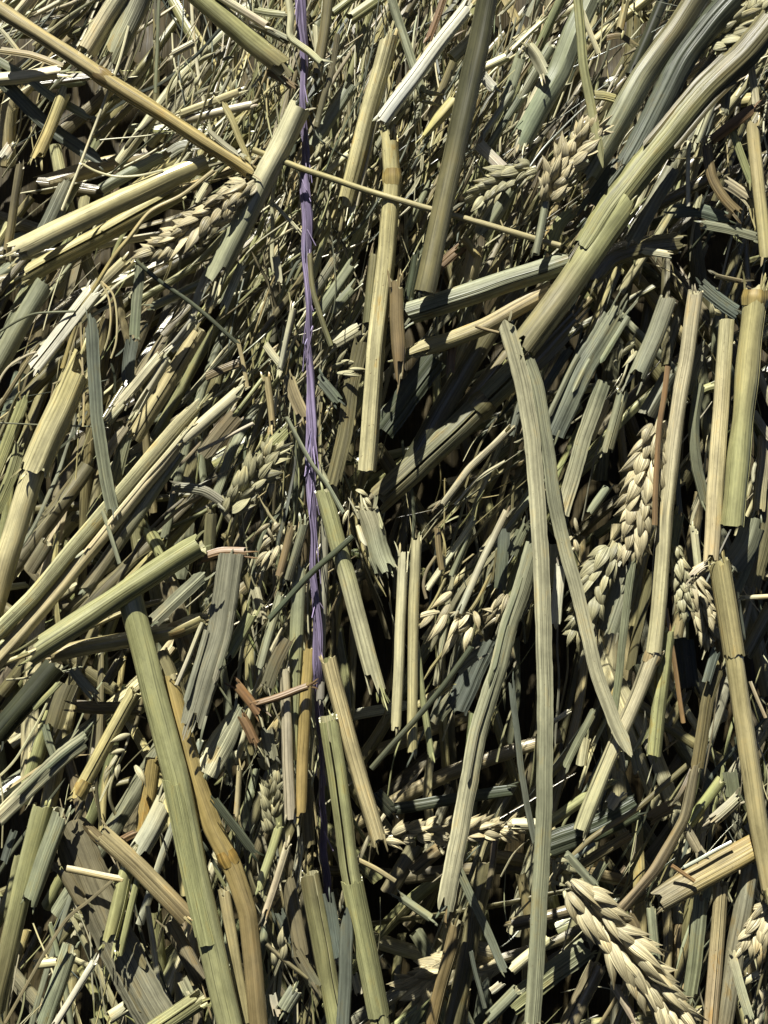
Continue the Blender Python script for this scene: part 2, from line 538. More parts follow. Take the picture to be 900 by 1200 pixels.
# ------------------------------------------------------------------ upper left
stalk('-14,2 60,50 130,98 200,142 300,206', 20, 62, 'tan', 'long tan reed with a dark knuckle crossing the upper left corner', node=.43, flat=.9, t1=8, tone2='gold')
stalk('146,-12 120,30 97,68', 25, (42, 34), 'pale', 'pale stalk ending torn just above the long tan reed', t1=12, arc=320, roll=40, fray=(0, 4))
stalk('78,104 60,146 41,190', 18, (30, 40), 'yellow', 'short beige stalk stub under the tan reed, pointing at the dark leaf', t1=10, fray=(0, 3))
stalk('168,-10 148,30 127,78', 29, 36, 'grey', 'wide greyish split stalk with frayed end at the top edge', t1=18, arc=240, fray=(0, 6))
strand('151,30 140,70 131,97 117,133 95,190 72,248', 3.4, 48, 'pale', 'thin pale straw passing behind the knuckle of the tan reed')
strand('187,-8 184,50 182,110', 4, 40, 'greygreen', 'thin upright strand hanging from the top edge beside the grey split stalk')
stalk('12,298 60,270 130,239 190,210 246,186:17', 27, 46, 'cream', 'broad cream stalk with torn left end slanting below the tan reed', t0=16, tone2='yellow', fray=(5, 2), flat=.7)
stalk('22,328 70,300 120,276 215,222', 24, 4, 'yellow', 'shaded yellow stalk lying just under the broad cream stalk', t0=12)
stalk('-10,94 35,92 76,83', 15, 22, 'pale', 'short pale stalk entering at the left edge above the dark leaf', t1=8)
blade('-12,82 20,112 50,142 85,168 122,192', 16, 8, 'dark', 'dark blue-green leaf behind the beige stub at the left edge', p1=14, tone2='slate')
blade('-10,66 30,90 60,113 112,141', 10, 22, 'greygreen', 'narrow pale green blade running beneath the tan reed at left', p1=8)
stalk('224,-12 262,25 305,59 336,82', 27, 46, 'lime', 'thick yellow-green stalk coming in from the top edge left of the twine', t1=10, tone2='olive')
stalk('250,-8 282,12 318,34', 11, 54, 'pale', 'slim pale stalk lying along the thick yellow-green one at the top edge')
stalk('198,66 212,58 231,48', 9, 28, 'pink', 'tiny pinkish straw piece between thin strands near the top')
stalk('206,136 245,120 284,106', 9, 26, 'cream', 'slim cream straw above the lower end of the tan reed')
stalk('214,141 255,132 298,122', 11, 22, 'pink', 'beige straw just beneath the slim cream straw near the tan reed')
blade('258,114 272,140 280,162 293,190', 8, 66, 'yellow', 'short pointed beige blade standing across the end of the tan reed', p0=10, twist=40)
blade('239,148 262,168 284,184', 6, 70, 'pale', 'thin peeled sliver lying on the tan reed', p0=8, p1=8)
stalk('24,192 16,245 7,304', 11, 30, 'dull', 'brownish upright straw at the left edge left of the broad cream stalk')
blade('79,210 62,245 45,280', 14, 30, 'grey', 'dull grey leaf piece above the torn end of the broad cream stalk', tone2='slate')
strand('93,190 112,201 135,207 165,205 192,199', 3, 55, 'cream', 'hair-thin curved straw over the top of the broad cream stalk')
strand('252,199 215,228 176,248 150,280 133,302 97,360 84,395 73,432', 5, 56, 'tan', 'long bent brown root strand with fine rootlets at left',
       branches=('117,328 128,350 130,375 125,400 115,425', '117,328 132,345 137,372 136,400 130,420', '95,365 95,390 97,430 98,495', '80,410 92,420 98,440 99,470 97,500', '82,412 84,440 88,455', '90,385 75,440 62,450'))
ear('298,212 262,236 225,268 170,304', 31, 66, 'husk', 'cream wheat ear lying below the end of the tan reed, tip to the lower left', n=9, fine=True)
stalk('352,122 330,170 302,222 274,282 246,336', 28, 56, 'pale', 'thick pale stalk leaning down beside the cream ear, crossed by the twine', t1=22, tone2='greygreen', arc=330, roll=-20, fray=(1, 4), ridge=.08)
stalk('258,328 250,346 243,368', 13, 40, 'yellow', 'small yellow stub under the open lower end of the thick pale stalk', t1=7)
husks((205, 68, 272, 112), 12, 24, 'huskgreen', 50, 'bunch of grey-green husks above the slim cream straw', size=15)
blade('250,306 234,340 224,378', 9, 44, 'pale', 'thin peeled strip below the thick pale stalk, hanging beside a white flake', t1=10)

# ------------------------------------------------------------------ upper middle
stalk('336,-10 337,20 339,44 358,62 378,76', 9, 52, 'pale', 'thin pale stalk bent across the top of the purple twine', t1=3, flat=.95)
stalk('386,-10 380,50 371,94', 16, 34, 'olive', 'olive stalk just right of the twine at the top edge')
strand('396,40 388,85 377,120 370,150', 7, 40, 'dull', 'slim dull straw beside the olive stalk right of the twine')
stalk('459,34 442,90 424,150 404,244', 22, 38, 'cream', 'cream stalk leaning left of the white stalk in the upper middle', t0=14, t1=9, tone2='yellow', arc=330, roll=30)
stalk('452,92 436,160 416,246', 7, 34, 'pale', 'slim split-off straw alongside the leaning cream stalk')
stalk('456,-8 470,40 484,80 497,112', 12, 32, 'greygreen', 'grey-green straw running down behind the white stalk')
stalk('554,2 520,38 484,90 446,144', 20, 54, 'white', 'straight white stalk with a clean-cut lower end in the upper middle', t0=10, t1=4, flat=.75)
stalk('573,-12 564,60 548,112 530,196 514,262 502,322 497,346', 27, 74, 'deep', 'thick dark olive stalk standing in front in the upper middle', tone2='olive', flat=.75, skin='glossy', ridge=.08)
stalk('457,152 461,178 463,212 457,290 446,385 437,470 430,554', 22, 48, 'yellow', 'long straight yellow stalk right of the twine with hollow lower end', node=.14, t0=16, t1=2, tone2='cream', fray=(8, 1), flat=.9)
stalk('537,112 515,140 492,165:6', 16, 40, 'yellow', 'yellow stalk tapering to a point beside the dark olive stalk')
stalk('556,44 545,55 529,69', 17, 36, 'cream', 'short hollow stalk end poking out left of the dark olive stalk', t1=1, fray=(0, 0), flat=1)
strand('296,175 360,200 443,227 507,246 560,260 600,272 658,289', 7.5, 58, 'yellow', 'long thin straw crossing the twine from left to right near the top')
blade('521,-6 512,20 502,48', 8, 38, 'rust', 'small reddish-brown strip at the top edge left of the white stalk')
blade('560,168 576,184 590,198', 14, 42, 'white', 'shiny white leaf chip right of the dark olive stalk', t0=4, t1=3, curl=.05, fray=(0, 1))
stalk('563,162 583,134 602,106', 9, 34, 'grey', 'grey straw pointing up right beside the shiny white chip')
stalk('570,176 590,146 612,110', 9, 30, 'greygreen', 'second grey straw lying parallel above the greenish ear')
ear('628,196 596,208 552,236', 28, 52, 'huskgreen', 'greenish wheat ear right of the dark olive stalk', n=7)
stalk('320,238 338,256 358,279', 5, 30, 'pale', 'short thin straw left of the twine under the long crossing straw')
stalk('465,326 464,350 463,374 467,410 468,450:6', 18, 58, 'brown', 'brown stub with frayed top beside the long yellow stalk', t0=10, t1=10, fray=(5, 1))
stalk('474,369 505,360 540,349 580,336 668,306', 28, 46, 'greygreen', 'thick pale green stalk lying across right of the brown stub', t0=5, flat=.85, skin='weathered')
stalk('468,420:10 500,410 530,401 570,386 648,338', 21, 40, 'yellow', 'cream stalk tapering left beneath the thick pale green stalk', t0=22, arc=300, roll=-30, skin='weathered')
strand('556,382 568,386 588,391', 4, 66, 'brown', 'tiny brown twig lying on the cream stalk')
stalk('490,296 484,325 477,356', 13, 44, 'dark', 'dark green upright straw left of the foot of the dark olive stalk')
stalk('438,296 434,340 429,384', 12, 34, 'olive', 'olive straw just left of the long yellow stalk')
blade('424,398 412,450 404,510 389,570', 18, 12, 'olive', 'olive leaf hanging left of the lower yellow stalk', t1=12)
stalk('415,306 396,335 374,368', 15, 22, 'greygreen', 'grey-green straw bundle piece right of the twine, leaning right')
stalk('395,300 380,326 362,352', 12, 14, 'grey', 'greyish straw leaning towards the twine')
stalk('344,360 336,400 327,438', 7, 40, 'pale', 'thin bright straw with yellow end left of the twine')
blade('336,436 345,465 358,494', 15, 28, 'tan', 'tan leaf flake behind the twine', t0=8, t1=8)
strand('363,296 367,340 378,378 388,406', 6, 50, 'olive', 'thin olive strand crossing over the twine')
strand('335,488 352,520 366,545 384,568 404,604', 4.5, 52, 'greygreen', 'thin grey strand curving over the twine at mid height')
blade('371,440 384,455 397,472', 13, 24, 'slate', 'small slate leaf chip right of the twine')
strand('592,540 560,560 532,592', 3, 38, 'pale', 'pale shred under the pinkish straw in the middle')

# ------------------------------------------------------------------ upper right
blade('908,22 870,66 827,107 790,152 753,197 715,248 684,296', 34, 66, 'olive', 'long folded yellow-green leaf slanting from the right edge to the middle', curl=.34, fold=.0, t1=20, tone2='lime', strips=3, wob=.6)
stalk('738,232 706,276 672,336 640,376 606,416', 34, (66, 60), 'lime', 'wide torn stalk continuing below the long folded leaf', t0=14, t1=22, arc=260, tone2='dull', fray=(3, 5))
stalk('680,366 645,405 618,432', 28, 38, 'dull', 'dull split stalk end right beneath the wide torn stalk', t0=14, arc=220)
stalk('824,-12 790,36 750,90 716,150 680,218', 32, 46, 'olive', 'long olive stalk parallel to and left of the folded leaf', tone2='greygreen', arc=280, roll=20)
blade('866,-10 830,30 800,70 765,140 733,198', 30, 50, 'dark', 'dark green leaf between the olive stalk and the folded leaf', t1=14, curl=.25, tone2='slate')
blade('732,190 708,222 682,260', 27, 52, 'dark', 'dark green leaf stub right of the browned ear', t0=10, t1=12, curl=.2)
stalk('694,-8 676,40 657,87 632,130 605,176', 28, 20, 'greygreen', 'grey-green stalk at the top edge leaning over the browned ear', t1=18, arc=230)
blade('677,-8 680,35 684,76 695,135 706,198', 11, 84, 'lime', 'thin yellow-green blade hanging point down over the browned ear', p1=26, t0=0, t1=0, fray=(0, 0), curl=.2)
blade('617,50 630,66 642,90', 15, 44, 'pale', 'small pale folded flake left of the hanging yellow-green blade', fold=.3)
ear('640,238 655,205 678,172 702,146', 32, 74, 'husk', 'browned wheat ear standing tip up near the upper right', n=9, stem='640,236 632,278 626,306', fine=True)
strand('682,12 692,40 702,64', 6, 40, 'pale', 'small pale strip under the top edge beside the hanging blade')
stalk('736,-6 731,16 725,40', 12, 42, 'yellow', 'yellow straw end at the top edge left of the olive stalk')
strand('808,164 806,205 806,242', 5, 36, 'pale', 'upright pale strand right of the folded leaf')
blade('889,122 858,146 832,166', 13, 46, 'rust', 'rusty brown curled leaf near the right edge', p0=10, twist=30, cat='leaf blade')
blade('828,166 834,208 848,232 868,252', 12, 42, 'brown', 'brown strip hanging down from the rusty curled leaf', t1=6)
stalk('881,140 887,213 898,306', 16, 40, 'tan', 'tan upright stalk at the right edge below the rusty leaf', tone2='yellow')
blade('858,150 868,180 882,216', 9, 36, 'lime', 'narrow yellowish blade between the rusty leaf and the tan stalk')
stalk('762,246 800,226 848,200', 15, -15, 'dull', 'shaded dull stalk beneath the hanging brown strip')
stalk('820,226 818,234 815,246', 11, 30, 'cream', 'tiny cut stalk end in the dark right of the folded leaf', t1=1, fray=(0, 0))
blade('786,248 820,246 854,258', 16, 26, 'slate', 'grey-green flat leaf piece above the dark hollow at right', t0=10, t1=10)
blade('820,262 850,268 890,279', 11, 32, 'greygreen', 'thin greenish leaf piece under the grey-green flat one')
stalk('800,284 750,290 716,300 690,330', 26, -25, 'olive', 'curved olive stalk bending into the dark hollow', arc=250)
ear('826,56 862,32 914,2', 32, 38, 'huskgreen', 'grey-green ear at the top right corner', n=8)
blade('816,330 838,348 866,368', 17, 22, 'slate', 'slate leaf over the dark hollow at right')
stalk('612,60 602,96 590,128', 14, 18, 'greygreen', 'short grey-green stalk in the upper right tangle')
blade('640,92 622,130 606,172', 16, 26, 'pale', 'frayed pale leaf left of the browned ear', t1=18, fray=(1, 5))
blade('672,246 655,262 640,300', 15, 46, 'lime', 'yellowish leaf flap below the browned ear', p1=12)
stalk('838,110 826,140 815,170', 12, 22, 'pale', 'pale straw piece behind the folded leaf at upper right')

# ------------------------------------------------------------------ middle left
stalk('112,338 84,377 38,434', 22, 54, 'white', 'white flattened stalk piece behind the brown root strand', t0=10, t1=6, flat=.4, fray=(4, 1))
stalk('150,303 130,324 108,344', 15, 38, 'cream', 'cream stalk above the white flattened piece')
stalk('53,330 34,362 18,390 -10,440', 24, 32, 'greygreen', 'green stalk at the left edge under the broad cream stalk', t0=4)
stalk('104,408 86,448 67,487 48,528 36,562', 37, 50, 'yellow', 'thick sheathed stalk left of the slate blade', t0=14, t1=8, tone2='cream', arc=310, roll=-30, ridge=.06, fray=(4, 3))
stalk('40,548 22,600 6,660 -14,730', 29, 42, 'cream', 'smooth thick stalk emerging from the sheathed one at the left edge', tone2='tan', t0=3)
blade('106,366 110,430 114,490 122,550 133,602', 15, 66, 'slate', 'slate-green flat blade hanging over the dark gap at left', p0=10, t1=8, curl=.08, tone2='greygreen')
strand('120,598 130,628 140,662', 5, 70, 'greygreen', 'thin end strip hanging below the slate-green blade')
blade('165,310 160,350 157,398', 12, 32, 'greygreen', 'pale green upright leaf left of the white-green straw')
blade('155,394 151,420 150,450', 15, -20, 'slate', 'dark slate leaf under the pale green upright leaf')
stalk('231,371 216,392 199,412', 14, 42, 'white', 'bright peeled chip under the thick pale stalk', flat=.4, t1=8)
stalk('189,415 162,450 132,482', 13, 40, 'pale', 'brush-like frayed straw end in the middle left', t1=26, fray=(3, 9), arc=240)
stalk('198,417 178,450 156,488', 11, 36, 'pale', 'frayed straw right of the brush-like one', t1=16, fray=(2, 5))
stalk('236,384 193,457 156,515', 19, -8, 'tan', 'shaded beige stalk behind the frayed straws', t1=4)
stalk('238,468:13 205,502 133,592 90,644 40,702 -12,750', 19, 58, 'cream', 'long cream split stalk slanting across the left down to the edge', t0=18, arc=290, roll=25, ridge=.06, fray=(4, 1), flat=.7)
stalk('222,504:12 180,552 133,612 60,703 -10,782', 20, 50, 'pink', 'pinkish split stalk lying along the underside of the long cream one', t0=20, tone2='tan', arc=300, roll=-20, fray=(4, 1), flat=.7)
stalk('226,496 170,556 96,652', 6, 70, 'pale', 'thin pale splinter lying along the long cream split stalk', t0=8, t1=10)
stalk('288,452 256,480 212,518', 15, 66, 'pale', 'split pale piece lying on the upper end of the long cream stalk', t0=12, t1=8, arc=220, fray=(4, 2))
stalk('212,526 165,597 130,650 98,696', 17, 42, 'greygreen', 'grey-green stalk running below the long cream stalk', t1=4, tone2='dull')
stalk('176,361 205,347 242,329', 12, 36, 'greygreen', 'white-green straw pointing at the thick pale stalk')
strand('158,304 185,328 217,350 245,372 280,404', 5, 58, 'dark', 'dark thin strand crossing below the cream ear')
strand('278,398 286,430 290,455', 5, 40, 'tan', 'short tan strand left of the twine')
strand('-6,392 20,376 43,367 88,365', 3, 60, 'greygreen', 'thin curved hair reaching from the left edge to the white flattened piece')
strand('-4,475 -2,450 10,430 30,417 44,412', 3, 58, 'pale', 'hair-thin looped strand at the left edge')
strand('230,530 262,514 298,496', 4.5, 54, 'pink', 'thin beige straw right of the split pale piece')
blade('30,462 12,510 -8,560', 14, 26, 'lime', 'yellowish blade left of the thick sheathed stalk', p0=8)
blade('24,520 12,560 -6,600', 14, 24, 'green', 'green blade at the left edge under the looped strand')
blade('150,496 138,512 126,530', 11, 36, 'pink', 'pinkish flake above a spotted flake')
blade('148,507 140,540 133,570', 15, 30, 'greygreen', 'spotted pale green flake right of the slate blade')
ear('262,604 290,572 326,520', 30, 32, 'huskgreen', 'greenish broken ear between the long cream stalk and the twine', n=6)
husks((300, 520, 342, 570), 9, 30, 'husk', 210, 'cream husks beside the twine above the broken ear', size=18)
blade('205,570 240,575 262,590', 12, 40, 'grey', 'grey torn leaf left of the greenish broken ear', fray=(4, 2))
strand('118,500 60,498 -4,496', 2, 46, 'greygreen', 'hair-thin green thread over the thick sheathed stalk')
stalk('312,440 318,470 320,505', 10, 22, 'tan', 'tan straw left of the twine above the husks')

# ------------------------------------------------------------------ right of the middle
blade('590,372:20 600,402 613,450 624,520 631,600 635,680 638,760 639,850 638,940 634,1030 624,1205', 19, 84, 'pale', 'very long pale green blade hanging down right of the middle', p0=8, t0=4, tone2='greygreen', curl=.1, fold=.08, wob=.5)
blade('618,420 630,455 641,520 650,590 664,648 678,700 700,790 722,850 742,892', 16, 78, 'greygreen', 'split-off blade leaning right from the very long pale blade', t0=8, p1=24, tone2='pale', curl=.08, fold=.06, wob=.5)
blade('728,358 706,394 683,433 647,510', 28, 48, 'greygreen', 'wide grey-green leaf with frayed top right of the long blade', t0=26, t1=8, fray=(6, 2), strips=3, tone2='slate')
blade('708,446 694,485 682,520 658,604', 18, 40, 'greygreen', 'narrow grey-green leaf under the wide frayed one', tone2='pale')
blade('690,400 668,448 650,500', 16, 8, 'slate', 'slate leaf in the shade of the wide frayed leaf')
stalk('784,348 770,400 742,452', 22, 42, 'grey', 'grey split stalk with open lower end right of the wide frayed leaf', t1=12, arc=250, fray=(0, 4))
stalk('731,458 720,495 710,532', 15, 36, 'greygreen', 'cut grey-green stalk piece under the grey split stalk', t1=6)
stalk('816,338 801,410 788,500 777,600 772,690 766,766', 20, 60, 'pink', 'long pale stalk with a kink low down at right', t1=3, tone2='cream', flat=.9)
stalk('768,762 750,808 733,845 702,905 678,980', 21, 58, 'pink', 'pinkish kinked lower half of the long pale stalk at right', node=.03, t1=9, t0=2)
strand('783,428 778,465 773,500 769,560 767,618', 6.5, 74, 'rust', 'thin rust-brown twig lying left of the long pale stalk')
strand('780,712 787,755 792,790 801,848', 5.5, 48, 'rust', 'thin rust-brown twig below the kink of the pale stalk')
stalk('852,373 846,450 839,540 833,660', 19, 56, 'cream', 'straight cream stalk left of the thick yellow stalk at right', t0=2, fray=(0, 0))
stalk('887,330 880,380 872,470 864,550 858,617', 31, 64, 'yellow', 'thick yellow stalk with hollow cut foot near the right edge', node=.07, t0=12, t1=2, tone2='lime', flat=.92, fray=(7, 0))
ear('772,492 758,540 748,590 741,652', 38, 54, 'husk', 'large cream ear hanging left of the rust-brown twig', n=10, spread=.36, fine=True)
blade('822,446 814,500 818,550 829,594', 13, 44, 'greygreen', 'folded grey-green leaf between the pale and the cream stalks', fold=.3)
blade('812,466 826,456 842,452', 12, 36, 'lime', 'small curled yellowish leaf left of the cream stalk', curl=.4)
husks((720, 395, 750, 420), 8, 34, 'huskgreen', 200, 'pale husk tuft above the grey split stalk', size=17)
husks((826, 368, 846, 384), 3, 46, 'huskgreen', -20, 'few small husks at the top of the straight cream stalk', size=16)
stalk('835,322 852,326 876,331', 6, 30, 'dull', 'thin dull straw above the dark hollow')
blade('886,430 894,450 906,478', 9, 36, 'pale', 'pale leaf strip at the right edge beside the thick yellow stalk')
blade('668,408 652,432 636,458', 10, 24, 'slate', 'small slate blade behind the very long pale blade')
stalk('604,338 560,406 520,470 478,552', 26, -12, 'olive', 'shaded olive stalk slanting below the cream tapering stalk', tone2='deep')
stalk('606,404 548,478 488,548', 24, -24, 'dull', 'dull stalk in shade under the olive slanting stalk')
stalk('612,428 563,480 510,532 438,592', 33, -10, 'greygreen', 'thick shaded stalk with knuckle in the dark centre', node=.28, tone2='olive', t1=12)
blade('512,418 480,460 446,508', 30, -22, 'dark', 'broad dark leaf right of the long yellow stalk')
stalk('602,498 575,520 547,548 515,596', 10, 44, 'pink', 'pinkish straw slanting into the dark centre', t1=8, fray=(1, 3))
stalk('640,560 610,596 580,640', 8, -10, 'greygreen', 'slim green straw left of the long pale blade')

# ------------------------------------------------------------------ lower left
stalk('30,772 80,738 133,702 190,664 240,634', 31, 72, 'green', 'thick pale green stalk with torn left end lying across at left', t0=20, t1=8, tone2='lime', flat=.85, ridge=.08, fray=(6, 2), arc=330, roll=-30)
stalk('58,768 100,760 147,753 207,742 242,722', 19, 40, 'tan', 'tan stalk with a knuckle running under the thick pale green one', node=.8, tone2='yellow')
stalk('150,690 166,745 181,802 206,900 232,1030 272,1215', 32, 62, 'lime', 'thick green stalk descending to the lower edge at left', t0=4, tone2='green', flat=.62, sheath=(.42, .8, 200, 40))
stalk('196,790 228,902 252,968 273,1018 290,1070 304,1210', 23, 40, 'gold', 'golden-brown stalk with swollen knuckle right of the thick green one', node=.52, tone2='brown')
blade('272,646 264,700 256,745 224,852', 30, 62, 'grey', 'weathered grey-brown leaf hanging in the middle left', t0=5, t1=26, strips=3, tone2='grey', fray=(1, 6))
scrap('234,654 258,648 294,648', 12, 56, 'rust', 'rusty scrap across the top of the weathered grey-brown leaf')
blade('241,670 212,698 179,729', 16, 84, 'greygreen', 'pale mint-green leaf behind the right end of the thick pale green stalk', t1=4, p0=8)
strand('238,728 225,760 207,804', 5.5, 64, 'pale', 'thin pale twig in front of the weathered leaf')
stalk('298,712 284,738 267,768', 16, 40, 'lime', 'short yellow-green stalk right of the weathered leaf', t1=4)
stalk('248,596 246,620 245,648', 15, 34, 'olive', 'olive stub above the rusty scrap')
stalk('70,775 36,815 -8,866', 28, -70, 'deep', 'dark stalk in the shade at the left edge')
stalk('160,808 130,856 88,938', 18, 42, 'yellow', 'yellow stalk with brown joint left of the thick green stalk', node=.88, t0=5)
stalk('74,948 54,1000 34,1060', 24, 46, 'greygreen', 'split pale stalk below the brown joint', t0=6, t1=8, arc=290, roll=-40)
scrap('84,826 120,830 166,832', 15, -5, 'brown', 'dark brown folded scrap left of the thick green stalk')
blade('106,862 70,890 40,918 -6,962', 20, 46, 'greygreen', 'grey-green leaf with cut tips slanting to the left edge', t0=14, strips=2, tone2='pale')
husks((132, 850, 164, 900), 7, 36, 'pale', 215, 'pale papery husks between the yellow stalk and the thick green one', size=20)
stalk('284,826:14 262,866 238,910', 34, 34, 'greygreen', 'broad pale green stalk tapering upward right of the golden stalk', flat=.5, tone2='pale')
scrap('274,798 288,815 306,838', 12, 44, 'rust', 'rusty flake right of the broad pale green stalk')
scrap('282,836 290,850 300,872', 12, 36, 'rust', 'second smaller rusty flake under the rusty flake')
stalk('172,618 180,634 192,654', 18, 28, 'lime', 'yellow-green stub above the thick pale green stalk')
stalk('196,676 208,720 224,775', 22, -50, 'dull', 'dull shaded stalk behind the pale mint-green leaf')
blade('76,960 108,1038 150,1133 196,1215', 48, 22, 'dull', 'wide dull brown leaf sheath running to the bottom edge', curl=.2, tone2='grey', t0=14, strips=2)
stalk('70,1014 82,1034 98,1062', 16, 32, 'dull', 'frayed edge piece beside the wide dull sheath', t0=12)
stalk('52,940 22,1040 8,1110 -8,1190', 25, 36, 'lime', 'yellow-green stalk along the left edge near the bottom', tone2='olive', arc=300, roll=30)
stalk('180,888 174,930 166,988', 19, 4, 'gold', 'golden upright stalk behind the thick green one', t1=8)
stalk('196,936 180,972 160,1002', 25, 52, 'pale', 'broken whitish stalk tip above a bent brown flake', t0=18, t1=10, arc=240, fray=(4, 3))
stalk('152,1008 140,1056 126,1112', 20, 48, 'lime', 'broken green stalk with torn foot below the bent brown flake', t1=10, fray=(1, 4))
stalk('164,1018 152,1068 140,1122', 9, 50, 'lime', 'thin broken straw right beside the broken green stalk', t1=8)
stalk('114,972 142,994 167,1016 222,1078', 24, 60, 'tan', 'bent brown flake of stalk lying over the broken green stalk', arc=200, t0=10, t1=10, tone2='brown', flat=.5)
strand('76,1018 108,1024 146,1031', 8, 54, 'tan', 'short tan twig left of the bent brown flake')
strand('132,1031 104,1056 76,1080 40,1138 6,1200', 4, 58, 'dull', 'long thin strand running to the bottom left corner')
stalk('174,1212 205,1190 238,1168', 24, 44, 'lime', 'pale green stalk end at the bottom edge beside the thick green one')
stalk('84,1104 70,1150 50,1206', 21, 32, 'greygreen', 'greenish stalk at the bottom left', t0=12)
stalk('112,1124 88,1165 60,1208', 9, 42, 'white', 'thin white straw in the bottom left corner region')
stalk('262,1040 274,1110 290,1210', 15, 36, 'tan', 'tan straw between the thick green and the golden stalk')
stalk('196,1076 214,1110 238,1154', 20, -25, 'dull', 'dull brown straw left of the thick green stalk near the bottom')
blade('249,934 272,965 300,1002', 10, 62, 'dark', 'small dark green blade crossing the golden stalk', p1=6)
stalk('281,896 279,925 277,960', 7, 30, 'tan', 'slim tan straw right of the golden stalk')
husks((60, 640, 74, 680), 3, 20, 'pale', 200, 'small pale husks in the gap under the long cream stalk', size=14)
stalk('12,1080 2,1130 -8,1180', 13, 20, 'olive', 'olive straw at the lower left edge')

# ------------------------------------------------------------------ lower middle
stalk('473,644 470,720 467,790 464,858', 13, 50, 'pale', 'left strip of the split yellow-green stalk standing in the dark hollow', t0=12, arc=230, roll=-20, tone2='cream')
stalk('488,626 484,690 480,745 483,884', 13, 56, 'cream', 'middle strip of the split stalk in the dark hollow, tallest of three', t0=4, arc=230, roll=15, tone2='yellow')
stalk('487,750 494,820 506,888', 8, 48, 'lime', 'thin right strip of the split stalk in the dark hollow', arc=200)
stalk('378,572 392,620 406,668 421,722 444,818', 22, 46, 'lime', 'green stalk with torn tip leaning right of the twine', t1=18, tone2='pale', arc=320, roll=30, fray=(1, 5))
stalk('381,606 378,700 375,822', 10, 22, 'grey', 'grey-green straw hugging the right side of the twine')
stalk('352,662 347,735 341,892', 18, 22, 'greygreen', 'greenish stalk left of the twine in the lower middle', tone2='lime')
stalk('363,758 354,830 352,958', 15, 28, 'gold', 'golden straw left of the twine near the bottom')
stalk('333,782 336,850 340,960', 14, 34, 'pink', 'pinkish beige straw left of the golden straw by the twine')
stalk('384,770 404,866 420,922 446,990', 21, 40, 'tan', 'tan stalk right of the twine ending in a torn foot', t1=10, arc=280, roll=30)
stalk('384,838 394,910 407,1020 425,1118 448,1212', 24, 50, 'lime', 'long green stalk right of the twine down to the bottom edge', tone2='green', sheath=(.5, .95, 240, 30))
strand('414,628 395,645 370,667 340,698 313,728', 7, 58, 'dark', 'dark green strand crossing the twine in the lower middle')
strand('553,757 522,800 487,843 460,872 434,902', 7, 68, 'dark', 'dark blade-like strand crossing in front of the split stalk')
blade('627,636 612,690 596,735 583,788 560,860 540,970 520,1070', 21, 66, 'greygreen', 'pale green blade left of the very long blade, ending above the bottom', t1=14, curl=.14, fold=.1, tone2='pale', strips=3, wob=.5)
stalk('594,598 567,648 536,722', 9, 46, 'pink', 'pinkish stem rising from the papery husk bunch')
husks((506, 684, 556, 740), 16, 36, 'husk', 215, 'papery cream husk bunch in the lower middle', size=24)
husks((570, 690, 600, 724), 8, 40, 'husk', 235, 'second cream husk bunch touching the pale green blade', size=22)
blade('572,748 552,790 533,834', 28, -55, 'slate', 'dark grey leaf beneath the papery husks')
stalk('486,830 506,814 531,800', 14, -45, 'yellow', 'short yellow stalk behind the split stalk')
strand('513,618 514,640 518,668', 7, 30, 'brown', 'brown stub at the top right of the split stalk')
blade('426,592 438,630 455,670', 27, 36, 'pale', 'crumpled pale leaf under the foot of the long yellow stalk', curl=.4, t0=16, t1=14, fray=(6, 6), wob=3, strips=3)
husks((398, 572, 432, 600), 10, 34, 'pale', 170, 'whitish shredded husks at the foot of the long yellow stalk', size=15)
husks((308, 608, 334, 655), 11, 34, 'husk', 190, 'cream husk clump left of the twine', size=17)
stalk('343,614 336,640 327,676', 10, 42, 'brown', 'orange-brown rolled leaf left of the twine')
stalk('358,608 348,640 337,682', 13, 36, 'greygreen', 'pale green hollow straw between the rolled leaf and the twine', t1=2)
stalk('331,690 318,730 304,784', 13, 32, 'greygreen', 'greenish straw leaning left of the pinkish beige one')
scrap('298,826 330,816 368,803', 9, 46, 'rust', 'frayed orange-brown scrap reaching the twine')
blade('337,748 324,774 312,808', 16, 42, 'dull', 'grey-brown leaf bit above the orange-brown scrap')
blade('407,1062 405,1130 402,1210', 16, 64, 'slate', 'slate-blue pointed leaf at the bottom edge in front of the green stalk', p0=26, t0=0)
stalk('362,1022 372,1070 381,1118 396,1210', 24, 32, 'olive', 'olive-yellow stalk left of the slate-blue leaf', tone2='lime')
stalk('336,1026 344,1070 354,1124', 19, 6, 'dull', 'dull brown stalk left of the olive-yellow one')
stalk('338,986 326,1030 309,1078', 10, 42, 'pink', 'pinkish straw end leaning in the lower middle')
stalk('328,966 318,1000 303,1044', 11, 36, 'lime', 'green straw end beside the pinkish one')
stalk('357,912 359,950 363,994', 15, 6, 'olive', 'olive stalk with an open ring end left of the twine', t0=1, fray=(0, 1))
ear('320,978 318,930 316,872', 24, 2, 'huskgreen', 'shaded narrow ear standing left of the pinkish beige straw', n=8, spread=.35)
blade('384,1046 390,1080 398,1124', 13, 34, 'slate', 'slate leaf strip between the twine end and the long green stalk')
stalk('537,1078 524,1130 503,1212', 18, -105, 'brown', 'brown rounded stalk at the bottom edge in the middle')
stalk('571,1006 552,1100 528,1212', 23, -140, 'olive', 'olive stalk right of the brown rounded one')
blade('536,1016 562,1072 592,1140', 10, 0, 'greygreen', 'narrow grey-green blade under the pale green blade tip')
ear('440,984 500,974 560,974 622,966', 26, -80, 'husk', 'pale ear lying across in shade under the pale green blade', n=9, spread=.4)
blade('462,948 530,937 602,926', 14, -125, 'dark', 'dark flat leaf above the lying ear')
